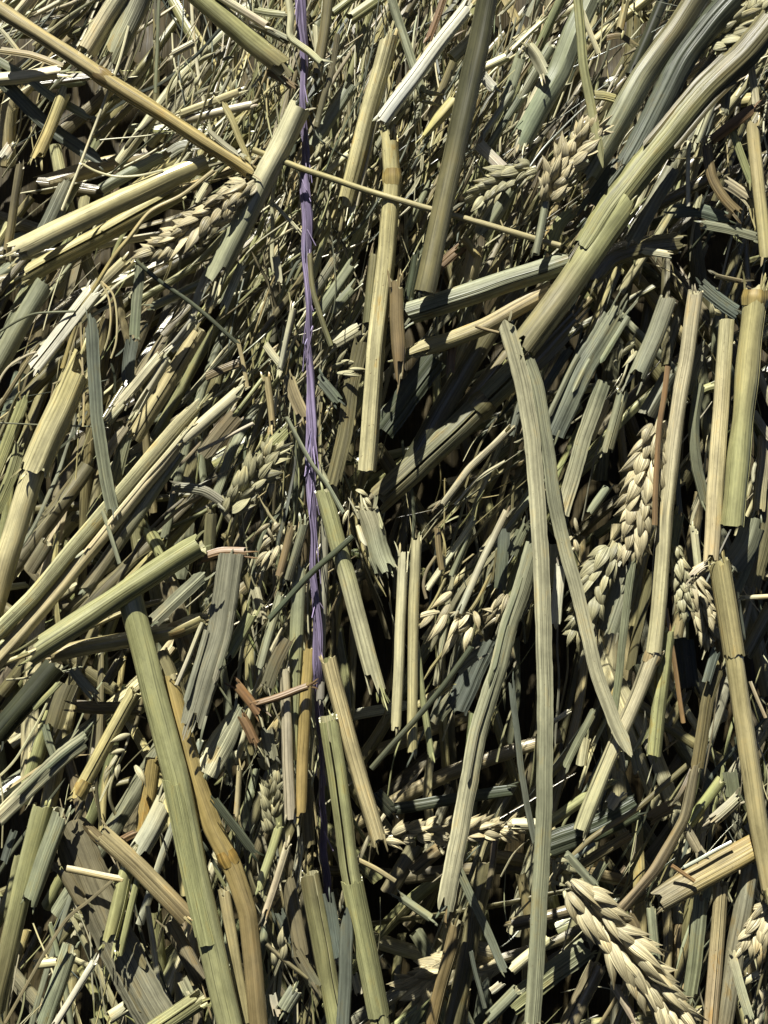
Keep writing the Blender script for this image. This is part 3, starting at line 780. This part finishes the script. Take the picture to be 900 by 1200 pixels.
strand('416,1006 440,1018 464,1034', 6, 42, 'tan', 'thin brownish twig right of the long green stalk')
stalk('466,1049 486,1063 508,1078', 11, -80, 'greygreen', 'short straw piece under the thin brownish twig')
ear('588,1122 540,1130 478,1160', 40, -165, 'husk', 'dark shaded ear in the hollow at the bottom middle', n=8)
stalk('330,1188 338,1172 348,1158', 20, 38, 'greygreen', 'short thick stub near the bottom left of the olive-yellow stalk', t1=6)
husks((318, 1108, 332, 1135), 3, 36, 'pale', 10, 'pair of pale pointed husks left of the olive-yellow stalk', size=24)
stalk('570,1196 588,1178 608,1158', 15, 30, 'greygreen', 'grey-green straw end at the bottom edge right of the olive stalk')

# ------------------------------------------------------------------ lower right
ear('720,634 704,670 690,705 676,750', 34, 44, 'huskgreen', 'greenish ear right of the split-off blade', n=7, spread=.42, fine=True)
blade('738,662 728,700 712,744', 32, 34, 'grey', 'striped grey leaf fan beside the greenish ear', t0=14, curl=.2)
blade('741,656 730,748 724,800 719,842', 9, 58, 'greygreen', 'thin upright grey-green blade in front of the striped leaf fan')
stalk('783,738 774,800 766,888', 18, 48, 'lime', 'yellow-green stalk with cut foot below the kink', t1=4)
stalk('842,654 855,722 866,800 878,893 886,962 904,1046', 23, 64, 'yellow', 'long smooth yellow stalk along the right edge in the lower half', tone2='tan', t0=8, node=None, sheath=(.0, .3, 230, -30))
scrap('832,662 820,668 806,680', 14, 72, 'pink', 'curled pinkish scrap at the top of the long smooth yellow stalk', curl=.45)
blade('886,606 874,640 855,666', 30, 44, 'greygreen', 'broad pale green leaf under the hollow foot of the thick yellow stalk', curl=.2)
blade('905,570 898,620 880,690', 22, 8, 'olive', 'olive leaf at the right edge below the thick yellow stalk')
ear('790,640 798,680 806,722', 22, 34, 'huskgreen', 'slim greenish ear right of the long pale stalk', n=6, spread=.35)
ear('812,676 822,712 836,752', 30, -20, 'husk', 'brown shaded ear under the curled pinkish scrap', n=5, spread=.35)
stalk('813,616 815,640 818,670', 10, 44, 'pale', 'short lit straw piece left of the straight cream stalk foot')
blade('842,782 830,820 816,904', 15, 10, 'olive', 'narrow olive leaf left of the long smooth yellow stalk')
stalk('686,862 684,880 681,897', 15, 40, 'cream', 'stubby cut stalk facing down left of the kinked stalk', t0=4, t1=1, fray=(1, 0), flat=1)
blade('698,828 682,860 662,900', 9, 46, 'greygreen', 'pale narrow blade left of the stubby cut stalk')
stalk('657,658 654,695 650,732', 14, 44, 'white', 'white-grey cut straw between the two long blades', t1=5, flat=.6)
blade('599,795 610,897 617,940 628,992', 7, 60, 'slate', 'thin slate blade left of the very long pale blade')
strand('879,798 888,820 898,842', 4, 50, 'pink', 'tiny pink twig right of the long smooth yellow stalk')
ear('664,1034 690,1062 722,1100 760,1148 808,1204', 48, 50, 'husk', 'big cream wheat ear at the bottom right', n=12, spread=.3, tip=1.2, fine=True)
stalk('768,1058 800,1038 833,1020 896,986', 31, 42, 'dull', 'golden reed lying across near the lower right corner', t0=8, node=None, tone2='gold', skin='weathered', arc=359, flat=.95)
stalk('816,896 802,958 768,1018 716,1078', 15, 50, 'dull', 'curved dull branch crossing left of the golden reed')
strand('806,896 743,950 690,985 640,1038', 7, 10, 'olive', 'dark strand running down to the base of the big ear')
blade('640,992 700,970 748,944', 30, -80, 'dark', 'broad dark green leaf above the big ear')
stalk('598,966 616,966 636,966', 15, 32, 'pale', 'short pale straw end beside the very long blade, above the big ear')
stalk('634,972 672,944 718,912', 13, 26, 'lime', 'yellow-green straw behind the pinkish kinked stalk')
blade('596,1180 640,1146 692,1108', 27, 0, 'lime', 'yellow-green leaf in the lower right under the big ear', tone2='greygreen')
stalk('596,1084 632,1076 672,1066', 19, -95, 'dull', 'dull stalk behind the very long blade near the bottom')
stalk('880,1010 862,1100 846,1212', 21, 34, 'grey', 'grey upright stalk in the lower right corner', tone2='dull')
stalk('846,1032 840,1110 832,1212', 17, 38, 'tan', 'tan upright straw left of the grey one in the corner')
blade('822,1048 816,1110 807,1174', 17, 34, 'greygreen', 'grey-green upright blade right of the big ear')
stalk('762,1058 766,1100 771,1150', 14, 36, 'greygreen', 'pale green straw under the end of the golden reed')
ear('906,1056 884,1090 872,1118', 30, 30, 'husk', 'small ear at the lower right edge', n=5)
scrap('735,1072 743,1086 746,1100', 16, 48, 'brown', 'brown seed husk under the golden reed', t0=4, t1=4)
strand('858,987 830,1001 798,1018', 4.5, 58, 'white', 'thin white strip along the upper side of the golden reed')
scrap('832,964 848,950 870,932', 15, 40, 'pink', 'frayed pinkish leaf left of the long smooth yellow stalk foot')
scrap('803,972 812,986 821,1002', 12, 44, 'pink', 'small pinkish folded leaf above the golden reed')
blade('856,1114 866,1150 880,1196', 11, 42, 'pale', 'pale leaf strip in the corner right of the grey stalk')
scrap('716,1146 730,1172 748,1204', 9, 44, 'pink', 'thin pinkish shred left of the big ear tip')
husks((640, 1006, 662, 1046), 8, 42, 'huskgreen', 160, 'ragged husks at the base of the big ear', size=17)
blade('668,1014 662,1000 700,1040', 10, 40, 'greygreen', 'grey-green bit beside the base of the big ear')
husks((870, 1160, 896, 1195), 6, 30, 'husk', 190, 'brownish husks at the bottom right corner', size=17)

# ------------------------------------------------------------------ the twine
trows = parse('352,-14 353,20 355,60 356,120 358,200 359,270 361,330 363,400 364,500 366,580 367,640 370,720 373,780 375,850 378,920 380,1000 384,1062', 11.5, 36)
for r_ in trows:
    if r_[1] > 760:
        r_[2] = 36 - (r_[1] - 760) * .34
        r_[3] *= 1 - (r_[1] - 760) * .001
root = empty('baling_twine', (366, 580, 44))
mb = MB(); mb.shell(trows, TONE['purple'], 'tube', cols=20, step=6, flat=.62, twist=760, t0=0, t1=10, ridge=.18, wob=2.2, jit=0, tone2=TONE['purple'] * .95)
mb.build('cord', MAT['twine'], root)
mb = MB()
for k in range(44):
    a = rng.random() * .93; q = sub(trows, a, a + rng.uniform(.02, .05)); q[:, 3] = 1.3
    q[:, 0] += np.linspace(rng.uniform(-5, 5), rng.uniform(-11, 11), len(q)); q[:, 2] += np.linspace(2, rng.uniform(3, 10), len(q))
    mb.shell(q, TONE['purple'] * 1.5, 'tube', cols=5, step=4, t0=0, t1=0, wob=.6, inner=False)
fib = mb.build('loose_fibre', MAT['twine'], root); fib['kind'] = 'stuff'
tag(root, 'frayed purple plastic baling twine running down the bale', 'twine')

# ------------------------------------------------------------------ smaller pieces between the long stalks
F1 = (0, 1)


def bit(pts, w, h, tone, label, **k):
    k.setdefault('fray', F1 if w > 11 else (0, 0)); k.setdefault('t0', 3); k.setdefault('t1', 5)
    return stalk(pts, w, h - 18, tone, label, **k)


def flake(pts, w, h, tone, label, **k):
    k.setdefault('fray', (0, 2) if w > 11 else (0, 0)); k.setdefault('t0', 4); k.setdefault('t1', 6); k.setdefault('wob', 1.1)
    return blade(pts, w, h - 14, tone, label, **k)


# top left
bit('38,18 58,9 82,-4', 7, 34, 'pink', 'pinkish little stick at the top edge above the tan reed')
flake('-6,58 34,64 74,79', 8, 30, 'tan', 'golden strip at the left edge ending under the tan reed')
flake('-4,30 10,46 25,64', 5, 28, 'pale', 'tiny pale sliver at the left edge beneath the tan reed')
bit('116,224 150,202 192,182', 15, 36, 'greygreen', 'pale green straw lying along the upper side of the broad cream stalk', arc=250)
flake('196,182 212,172 232,170', 14, 36, 'grey', 'crumpled whitish flake at the upper end of the broad cream stalk')
flake('229,238 236,226 246,212', 8, 58, 'pale', 'small flake at the middle of the cream ear')
flake('2,186 8,177 14,168', 12, 26, 'white', 'white chip at the left edge under the dark blue-green leaf')
bit('20,16 32,2 40,-8', 12, 22, 'pale', 'pale straw end in the top left corner')
# top middle
flake('296,12 316,15 338,17', 9, 46, 'lime', 'yellow-green strip lying left of the twine top')
bit('294,26 318,36 340,49', 11, 40, 'grey', 'pale grey straw under the yellow-green strip by the twine top')
flake('296,44 316,64 338,94', 19, 28, 'olive', 'olive leaf slanting towards the twine near its top')
flake('312,84 330,92 348,104', 9, 40, 'brown', 'brown strip ending at the twine near its top')
bit('370,28 372,60 373,92', 8, 42, 'pale', 'upright pale straw between the twine and the olive stalk')
bit('388,18 402,8 420,-8', 11, 24, 'lime', 'yellow-green straw at the top edge right of the olive stalk')
bit('408,24 426,12 450,-6', 15, 20, 'green', 'green straw at the top edge left of the grey-green one')
bit('364,176 388,138 412,98', 15, 18, 'greygreen', 'grey-green stalk leaning right between the twine and the leaning cream stalk', arc=240)
bit('382,202 396,190 412,178', 9, 20, 'pale', 'short pale straw left of the foot of the leaning cream stalk')
husks((360, 172, 400, 200), 8, 16, 'huskgreen', 20, 'greenish husks right of the twine under the long crossing straw', size=18)
bit('477,270 490,240 504,212', 11, 22, 'greygreen', 'pale green straw left of the knuckle of the dark olive stalk')
bit('534,66 518,104 502,142', 10, 36, 'olive', 'olive straw parallel to the white stalk on its right')
bit('562,82 578,74 596,66', 11, 30, 'pale', 'short pale straw right of the dark olive stalk near the top')
flake('562,84 570,94 580,104', 12, 28, 'white', 'bright flake under the short pale straw')
bit('562,278 582,244 608,204', 21, 30, 'greygreen', 'grey-green stalk rising right of the dark olive stalk', arc=280)
flake('542,276 552,288 560,304', 10, 44, 'tan', 'small curled tan sheath beside the foot of the dark olive stalk', curl=.5)
husks((480, 102, 500, 124), 6, 26, 'huskgreen', 60, 'small husks left of the pointed yellow stalk', size=16)
flake('545,334 552,312 558,288', 20, 38, 'tan', 'tan crinkled leaf above the thick pale green stalk', curl=.4)
flake('512,314 526,302 542,290', 12, 34, 'rust', 'rusty leaf bit left of the tan crinkled leaf')
flake('531,404 529,420 528,442', 10, 30, 'rust', 'rust-orange flake under the cream tapering stalk')
# upper right
bit('598,60 618,40 642,18', 7, 34, 'pale', 'thin pale straw curving near the top edge right of the dark olive stalk')
bit('600,132 622,92 648,50', 13, 26, 'grey', 'grey straw behind the small pale folded flake')
flake('708,46 728,42 748,56', 7, 44, 'brown', 'scorched brown curl near the top edge')
flake('694,112 708,112 722,116', 11, 52, 'yellow', 'yellow flake on the edge of the olive stalk')
bit('738,90 758,46 780,-6', 15, 12, 'deep', 'dark stalk in shade at the top edge left of the olive stalk')
flake('788,124 796,110 808,96', 9, 34, 'pink', 'pinkish curved flake right of the dark green leaf')
flake('788,196 764,240 738,288', 19, 44, 'grey', 'grey leaf under the long folded yellow-green leaf', curl=.3)
bit('804,114 822,88 842,62', 15, 30, 'grey', 'pale grey straw between the folded leaf and the corner ear')
flake('852,82 851,108 849,134', 11, 30, 'greygreen', 'greenish upright flake below the corner ear')
flake('880,66 883,96 886,124', 9, 32, 'pale', 'pale upright flake at the right edge above the rusty leaf')
flake('876,212 884,238 894,266', 19, 34, 'yellow', 'yellowish leaf piece on the tan upright stalk')
flake('848,212 862,220 878,232', 14, 40, 'pink', 'peach-coloured flap left of the yellowish leaf piece')
flake('752,293 770,296 790,300', 9, 44, 'pale', 'pale leaf tip lying over the curved olive stalk')
# middle left
flake('214,516 209,536 203,562', 7, 40, 'pale', 'narrow peeled strip hanging from the split pale piece')
bit('188,552 174,572 158,594', 9, 34, 'yellow', 'small yellow straw below the long cream stalk')
flake('238,536 256,512 278,486', 20, 30, 'dull', 'dull brown leaf left of the thin beige straw')
flake('240,442 260,434 286,424', 10, 34, 'brown', 'brown straw strip left of the twine at mid height')
flake('284,308 274,334 260,366', 10, 50, 'pale', 'peeled strip along the right side of the thick pale stalk')
flake('322,298 325,315 328,334', 9, 38, 'pale', 'pale chip left of the twine above the thin bright straw')
flake('310,402 318,414 328,428', 9, 38, 'pale', 'pale sliver beside the yellow end of the thin bright straw')
bit('388,368 404,348 422,328', 13, -10, 'greygreen', 'shaded straw leaning left of the long yellow stalk')
flake('390,402 404,394 422,384', 15, 20, 'pale', 'pale chip under the shaded leaning straw')
husks((376, 420, 410, 440), 6, 16, 'huskgreen', 80, 'greenish husks right of the twine at mid height', size=18)
flake('296,546 314,526 338,502', 15, 44, 'lime', 'bright yellow-green leaf tip left of the twine', p1=6)
flake('369,540 376,552 384,566', 7, 44, 'pale', 'small pale shred at the twine above the green torn stalk')
# middle right
bit('690,518 700,494 714,468', 11, 28, 'cream', 'cream straw between the cut grey-green pieces')
flake('756,488 770,462 788,436', 19, 36, 'grey', 'striped grey leaf fan above the large cream ear', curl=.25)
flake('803,462 813,432 826,402', 17, 38, 'grey', 'pale grey leaf between the long pale and the cream stalk')
flake('882,482 892,498 904,518', 9, 40, 'pale', 'pale flake right of the thick yellow stalk')
flake('896,508 893,550 889,602', 15, 32, 'pink', 'pinkish grey leaf at the right edge beside the thick yellow stalk')
flake('789,518 793,556 798,604', 7, 44, 'slate', 'thin slate blade right of the long pale stalk')
bit('690,602 700,588 714,568', 13, 30, 'greygreen', 'pale green straw end left of the large cream ear')
flake('643,498 654,478 668,456', 10, 34, 'greygreen', 'small green blade right of the very long pale blade')
flake('598,512 604,492 612,468', 8, 34, 'slate', 'slate sliver left of the very long pale blade')
# lower left
bit('34,670 44,654 58,632', 17, -45, 'dull', 'dull straw in the gap left of the thick pale green stalk')
flake('102,658 108,640 116,618', 13, 34, 'slate', 'slate leaf bit above the thick pale green stalk')
flake('62,852 70,828 82,798', 23, -20, 'olive', 'olive leaf under the torn end of the thick pale green stalk')
flake('66,892 59,872 52,848', 9, 30, 'greygreen', 'thin green sliver above the grey-green leaf with cut tips')
flake('84,782 96,798 112,818', 13, 34, 'grey', 'grey flat chip under the tan stalk with a knuckle')
bit('124,802 132,788 144,768', 13, -15, 'dull', 'dull stub just left of the thick green stalk top')
flake('38,832 54,816 72,798', 7, 30, 'lime', 'thin yellow-green sliver under the thick pale green stalk')
bit('186,762 198,794 216,834', 22, -15, 'olive', 'olive stalk between the thick green one and the weathered leaf')
strand('113,905 114,935 118,970', 4, 40, 'umber', 'dark twisted thread left of the golden upright stalk')
flake('142,984 150,979 162,974', 9, 54, 'rust', 'rusty flake beside the broken whitish tip')
flake('96,964 120,986 152,1012', 13, 40, 'brown', 'brown strip under the bent brown flake')
bit('38,1130 58,1128 82,1126', 13, 24, 'cream', 'cream straw lying level near the bottom left')
bit('126,1194 138,1186 152,1177', 16, 34, 'pale', 'pale straw end near the bottom edge on the wide dull sheath')
flake('212,1146 217,1156 223,1168', 13, 30, 'pale', 'pale chip left of the thick green stalk near the bottom')
flake('289,1160 293,1178 298,1198', 14, 34, 'cream', 'cream flake at the bottom edge right of the golden stalk')
flake('16,972 10,990 4,1012', 9, 34, 'slate', 'slate sliver at the left edge near the bottom')
# lower middle
flake('298,688 304,708 311,732', 11, 32, 'pale', 'pale strip left of the greenish leaning straw')
flake('312,850 315,870 319,892', 15, 34, 'grey', 'whitish husk leaf under the frayed orange-brown scrap')
bit('367,852 366,880 364,906', 7, 36, 'cream', 'slim cream straw touching the twine low down')
flake('383,768 390,790 398,812', 9, 44, 'lime', 'yellow-green strip along the tan stalk right of the twine')
bit('500,692 526,650 558,606', 9, 30, 'pale', 'thin pale stem above the papery husk bunch')
bit('530,676 540,650 552,618', 11, 26, 'greygreen', 'grey-green straw beside the thin pale stem')
flake('590,618 589,652 586,692', 14, 26, 'slate', 'curled slate leaf left of the pale green blade')
strand('512,650 500,668 496,686 500,702', 4, 6, 'dull', 'thin curved strip left of the papery husk bunch')
flake('534,788 546,776 562,764', 14, 32, 'grey', 'lit grey leaf corner on the dark leaf beneath the papery husks')
flake('512,842 524,826 542,804', 16, -125, 'greygreen', 'grey-green leaf piece under the dark grey leaf')
flake('398,936 404,948 412,962', 13, 44, 'pale', 'pale shred between the long green and the tan stalk')
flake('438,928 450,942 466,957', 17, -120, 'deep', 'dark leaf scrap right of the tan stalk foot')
flake('326,1066 334,1084 344,1104', 11, 0, 'slate', 'slate scrap left of the dull brown stalk')
strand('312,1106 334,1126 362,1148', 5, 40, 'dull', 'dull thin strand near the bottom left of the olive-yellow stalk')
scrap('344,1112 356,1132 372,1158', 14, 38, 'dull', 'dull scrap lying on the olive-yellow stalk')
flake('319,1164 322,1176 326,1192', 9, 42, 'white', 'white flake beside the short thick stub')
flake('414,1138 417,1150 421,1168', 9, 54, 'white', 'white flake left of the lower end of the long green stalk')
bit('482,1022 498,1008 518,992', 18, -165, 'dull', 'dull straw in the dark hollow under the lying ear')
bit('454,1047 470,1020 490,988', 20, -170, 'dull', 'second dull straw in the dark hollow, further from the blade tip')
bit('534,1034 530,1056 526,1082', 15, -110, 'brown', 'brown straw under the tip of the pale green blade')
bit('573,1042 577,1012 581,978', 9, -110, 'dull', 'thin dull straw left of the very long blade near the lying ear')
strand('552,1114 558,1144 568,1182', 5, 30, 'slate', 'slate strand near the bottom right of the olive stalk')
flake('574,1162 581,1157 590,1150', 9, 42, 'white', 'white chip near the bottom left of the very long blade')
# lower right
flake('599,652 606,636 616,612', 13, 40, 'greygreen', 'grey-green leaf tip left of the very long pale blade at mid height')
flake('650,636 648,662 645,692', 12, 38, 'pale', 'pale strip between the very long blade and the split-off one')
husks((662, 606, 682, 640), 5, 30, 'husk', 200, 'cream husks right of the split-off blade', size=18)
flake('786,656 790,632 797,598', 13, 40, 'lime', 'yellow-green leaf right of the foot of the rust-brown twig')
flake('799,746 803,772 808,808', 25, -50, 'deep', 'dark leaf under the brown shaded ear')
flake('826,802 832,784 841,758', 11, 34, 'slate', 'slate sliver left of the long smooth yellow stalk')
flake('862,696 870,676 881,648', 11, 42, 'greygreen', 'green blade right of the long smooth yellow stalk top')
bit('864,701 884,700 906,699', 6, 40, 'pale', 'thin pale level straw at the right edge')
bit('872,770 886,744 906,708', 17, -25, 'olive', 'shaded olive stalk at the right edge below the level straw')
bit('784,852 794,832 808,806', 14, -55, 'olive', 'olive straw in the dark right of the yellow-green cut stalk')
bit('648,846 658,840 670,831', 6, 42, 'white', 'tiny white straw left of the pale narrow blade')
bit('724,878 726,890 729,904', 13, 34, 'yellow', 'yellow stub left of the yellow-green cut stalk')
flake('742,878 745,892 748,908', 11, 34, 'greygreen', 'greenish chip right of the yellow stub')
bit('846,912 828,938 806,968', 14, 36, 'lime', 'yellow-green straw left of the frayed pinkish leaf')
flake('854,902 857,918 860,938', 17, 32, 'greygreen', 'pale green chip beside the long smooth yellow stalk low down')
bit('598,1138 618,1120 648,1098', 15, 34, 'pale', 'pale straw under the very long blade left of the big ear')
flake('689,1046 698,1028 711,1006', 11, 40, 'greygreen', 'green blade above the base of the big ear')
strand('658,1018 676,1004 698,988', 6, 38, 'slate', 'slate strand above the ragged husks')
bit('668,1022 700,1000 740,978', 13, 0, 'olive', 'olive straw above the big ear, left of the curved branch')
flake('712,946 718,938 724,928', 15, 36, 'white', 'white wrinkled leaf right of the pinkish stalk end')
flake('758,962 772,952 788,944', 15, -20, 'brown', 'brown leaf bit left of the curved dull branch')
strand('786,1014 798,1022 814,1033', 5, 64, 'rust', 'rusty twig lying across the golden reed')
bit('664,1206 680,1170 702,1128', 22, -110, 'dull', 'dull stalk in the shade left of the big ear')
bit('838,1028 840,1052 843,1084', 10, 44, 'pale', 'pale straw between the tan and the grey upright straws')
bit('866,1138 873,1128 882,1118', 10, 36, 'pale', 'tiny pale straw under the small ear at the edge')
bit('868,1152 878,1147 890,1141', 11, 36, 'cream', 'tiny cream straw beside the pale leaf strip in the corner')

# ------------------------------------------------------------------ the packed straw behind (uncountable)
ANG = [[50, 35, -20, 10, 25, 25, 30, 35, 45], [30, 60, 60, 15, 15, 30, 35, 35, 20], [40, 50, 50, 25, 20, 20, 30, 40, 20],
       [40, 40, 30, 20, 20, 30, 40, -50, 10], [35, 25, 35, 15, 25, 45, 30, 25, 10], [25, 15, 40, 5, 30, 45, 25, 20, 8],
       [25, 30, 20, 0, -10, 30, 10, 15, 10], [35, 40, 15, 0, 0, 20, 10, 10, -5], [40, 20, 15, -5, 0, 30, 5, 20, 0],
       [25, 10, 0, -5, 60, 30, 30, 30, 10], [15, -20, 0, -8, -30, 20, 30, 30, 10], [15, -20, 0, -8, 30, 20, 50, 20, 10]]
DEN = [[int(c) for c in r] for r in '''465535656663555566 543566767565664456 542476667576654465 432256676665665455 233335675565555445 344455675555555345 455445665445432233 534355675434332334 344345674334443344 553325664233442344 552346663223442345 542246663245444445 334445655355543344 333445653266443344 433345652145333244 323344652233212234 333444651132222234 444345542222343234 432234543323333455 323424543333343444 323334532223433445 333323542233432445 343324543323322345 454434543334323445'''.split()]      # how full the tangle is, every 50 units


def grid(g, x, y):
    ny, nx = len(g), len(g[0]); c = 900 / nx
    fx, fy = np.clip(x / c - .5, 0, nx - 1.001), np.clip(y / c - .5, 0, ny - 1.001)
    i, j = int(fx), int(fy); a, b = fx - i, fy - j
    return (g[j][i] * (1 - a) + g[j][i + 1] * a) * (1 - b) + (g[j + 1][i] * (1 - a) + g[j + 1][i + 1] * a) * b


def level(d):
    """How far forward the packed straw reaches."""
    t = min(1, max(0, (d - .05) / .85))
    return -215 + 208 * t ** .85


TN_A = ['yellow', 'cream', 'green', 'olive', 'greygreen', 'grey', 'pale', 'dull', 'lime', 'tan', 'olive', 'dull']
TN_B = ['greygreen', 'grey', 'pale', 'dull', 'olive', 'dark', 'pale', 'green', 'tan', 'pink', 'cream', 'lime', 'pale', 'slate', 'yellow']


def scatter(name, mat, n, kind, lens, wid, zlo, ztop, tones, spread, cols, step, inner, pick, margin=110):
    mb = MB(); k = 0; tries = 0
    while k < n and tries < n * 12:
        tries += 1
        x, y = rng.uniform(-margin, 900 + margin), rng.uniform(-margin, 1200 + margin)
        d = max(0.0, (grid(DEN, x, y) - 2.9 - (.6 if x < 310 and 180 < y < 900 else 0)) / 4.1)
        if rng.random() > pick(d):
            continue
        a = math.radians(grid(ANG, x, y) + rng.normal() * spread)
        ln = lens[0] + (lens[1] - lens[0]) * rng.random() ** 1.8
        w = rng.uniform(*wid)
        top = ztop(d) + 38 * max(0, min(1, (310 - y) / 60)) * max(0, min(1, (x - 480) / 120))      # the upper right swells out over the hollow
        lo = max(zlo, top - 175)
        h = lo + (top - lo) * rng.random()
        dx, dy = math.sin(a) * ln / 2, -math.cos(a) * ln / 2
        dh = rng.normal() * ln * .08
        bow = rng.normal() * ln * (.03 if kind == 'tube' and w > 3 else .07)
        rows = [[x - dx, y - dy, h - dh, w], [x + dy / ln * bow * 2, y - dx / ln * bow * 2, h + abs(bow) * .5, w * rng.uniform(.9, 1.1)], [x + dx, y + dy, h + dh, w * rng.uniform(.6, 1.05)]]
        tn = TONE[tones[int(rng.integers(len(tones)))]] * rng.uniform(.8, 1.12)
        if kind == 'tube':
            mb.shell(rows, tn, 'tube', cols=cols, step=step, thick=1.4, flat=rng.uniform(.5, .9), arc=360 if rng.random() < .6 else 230, roll=rng.uniform(-60, 60), t0=rng.uniform(2, 14),
                     t1=rng.uniform(2, 14), soft=.8, crush=.08, inner=inner, inner_tone=PITH, wob=.6, ridge=.06)
        else:
            mb.shell(rows, tn, 'ribbon', soft=.9, cols=cols, step=step, thick=.8, t0=rng.uniform(1, 7), t1=rng.uniform(1, 9), p0=rng.uniform(0, 26), p1=rng.uniform(0, 30), curl=rng.uniform(-.1, .4),
                     roll=rng.normal() * 30, twist=rng.normal() * 40, wob=rng.uniform(.5, 2.8), inner=inner)
        k += 1
    o = mb.build(name, mat, origin=np.zeros(3))
    o['kind'] = 'stuff'
    return o


tag(scatter('packed_straw', MAT['stalk'], 260, 'tube', (110, 360), (4, 13), -300, lambda d: level(d) - 10, TN_A, 13, 10, 13, True, lambda d: .04 + .96 * d ** 1.7),
    'packed straw stalks filling the depth of the bale behind the loose pieces', 'packed straw')
tag(scatter('deep_straw', MAT['stalk'], 700, 'tube', (120, 360), (9, 22), -470, lambda d: -290, TN_A, 30, 8, 18, False, lambda d: 1, 160),
    'shaded straw deep inside the bale', 'deep straw')
tag(scatter('leaf_shreds', MAT['leaf'], 1150, 'ribbon', (60, 250), (1.2, 5.2), -300, lambda d: level(d) + 4, TN_B, 15, 5, 9, True, lambda d: .02 + .98 * d ** 1.9),
    'shredded dry leaves packed between the stalks', 'leaf shreds')
tag(scatter('chaff', MAT['chaff'], 1000, 'ribbon', (8, 42), (1.2, 3.6), -300, lambda d: level(d) + 10, TN_B, 28, 4, 6, True, lambda d: .02 + .98 * d ** 2),
    'fine chaff and broken bits lodged in the straw', 'chaff')
tag(scatter('straw_threads', MAT['stalk'], 900, 'tube', (60, 240), (1.0, 2.7), -300, lambda d: level(d) + 38, TN_B, 22, 6, 8, False, lambda d: .06 + .94 * d ** 1.5),
    'hair-fine threads of straw in the tangle', 'straw threads')

# ------------------------------------------------------------------ the solid bale behind
NX, NZ = 90, 120
W0, H0 = 2200.0, 2500.0
mb = MB()
gx = np.linspace(-W0 / 2, W0 / 2, NX); gz = np.linspace(-H0 / 2, H0 / 2, NZ)
X, Z = np.meshgrid(gx, gz)
Y = 540 + 10 * np.sin(X / 31 + np.sin(Z / 40)) + 8 * np.sin(X / 13 - Z / 57) + rng.normal(size=X.shape) * 4
front = np.stack([X, Y, Z], -1).reshape(-1, 3)
back = np.stack([X, np.full_like(X, 1200.0), Z], -1).reshape(-1, 3)
I = np.arange(NZ - 1)[:, None]; J = np.arange(NX - 1)[None]
q = np.stack(np.broadcast_arrays(I * NX + J, I * NX + J + 1, (I + 1) * NX + J + 1, (I + 1) * NX + J), -1).reshape(-1, 4)
M = NX * NZ
edge = np.concatenate([np.arange(NX), np.arange(1, NZ) * NX + NX - 1, (NZ - 1) * NX + np.arange(NX - 2, -1, -1), np.arange(NZ - 2, 0, -1) * NX])
e2 = np.roll(edge, -1)
mb.v = [front, back]; mb.uv = [front[:, [0, 2]], back[:, [0, 2]]]
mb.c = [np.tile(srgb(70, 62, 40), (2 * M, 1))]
mb.f = [q, q[:, ::-1] + M, np.stack([e2, edge, edge + M, e2 + M], -1)]
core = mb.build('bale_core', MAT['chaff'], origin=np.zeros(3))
core['kind'] = 'structure'

# ------------------------------------------------------------------ camera and daylight
sc = bpy.context.scene
cam = bpy.data.cameras.new('camera'); co = bpy.data.objects.new('camera', cam); COL.objects.link(co)
co.location = (0, -DIST * U, 0); co.rotation_euler = (math.radians(90), 0, 0)
cam.sensor_width = 36; cam.lens = 36 * DIST / 1200; cam.clip_start = .01; cam.clip_end = 100
sc.camera = co

from mathutils import Vector
ray = Vector((0.24, 0.58, -1.0)).normalized()         # the way the sunlight travels
sun = bpy.data.lights.new('sun', 'SUN'); sun.energy = 5.0; sun.angle = math.radians(.53); sun.color = (1, .975, .915)
so = bpy.data.objects.new('sun', sun); COL.objects.link(so)
so.rotation_euler = ray.to_track_quat('-Z', 'Y').to_euler(); so.location = (0, -.5, .8)
w = bpy.data.worlds.new('World'); sc.world = w; w.use_nodes = True
nt = w.node_tree
sky = nt.nodes.new('ShaderNodeTexSky'); sky.sky_type = 'NISHITA'; sky.sun_disc = False; sky.air_density = .1; sky.dust_density = .25; sky.ozone_density = 0
d = -ray
sky.sun_elevation = math.asin(d.z); sky.sun_rotation = math.atan2(d.x, d.y)
nt.links.new(sky.outputs[0], nt.nodes['Background'].inputs['Color'])
nt.nodes['Background'].inputs['Strength'].default_value = .05
sc.view_settings.view_transform = 'Standard'; sc.view_settings.look = 'None'; sc.view_settings.exposure = 1.1
sc.cycles.diffuse_bounces = 3; sc.view_settings.gamma = 1
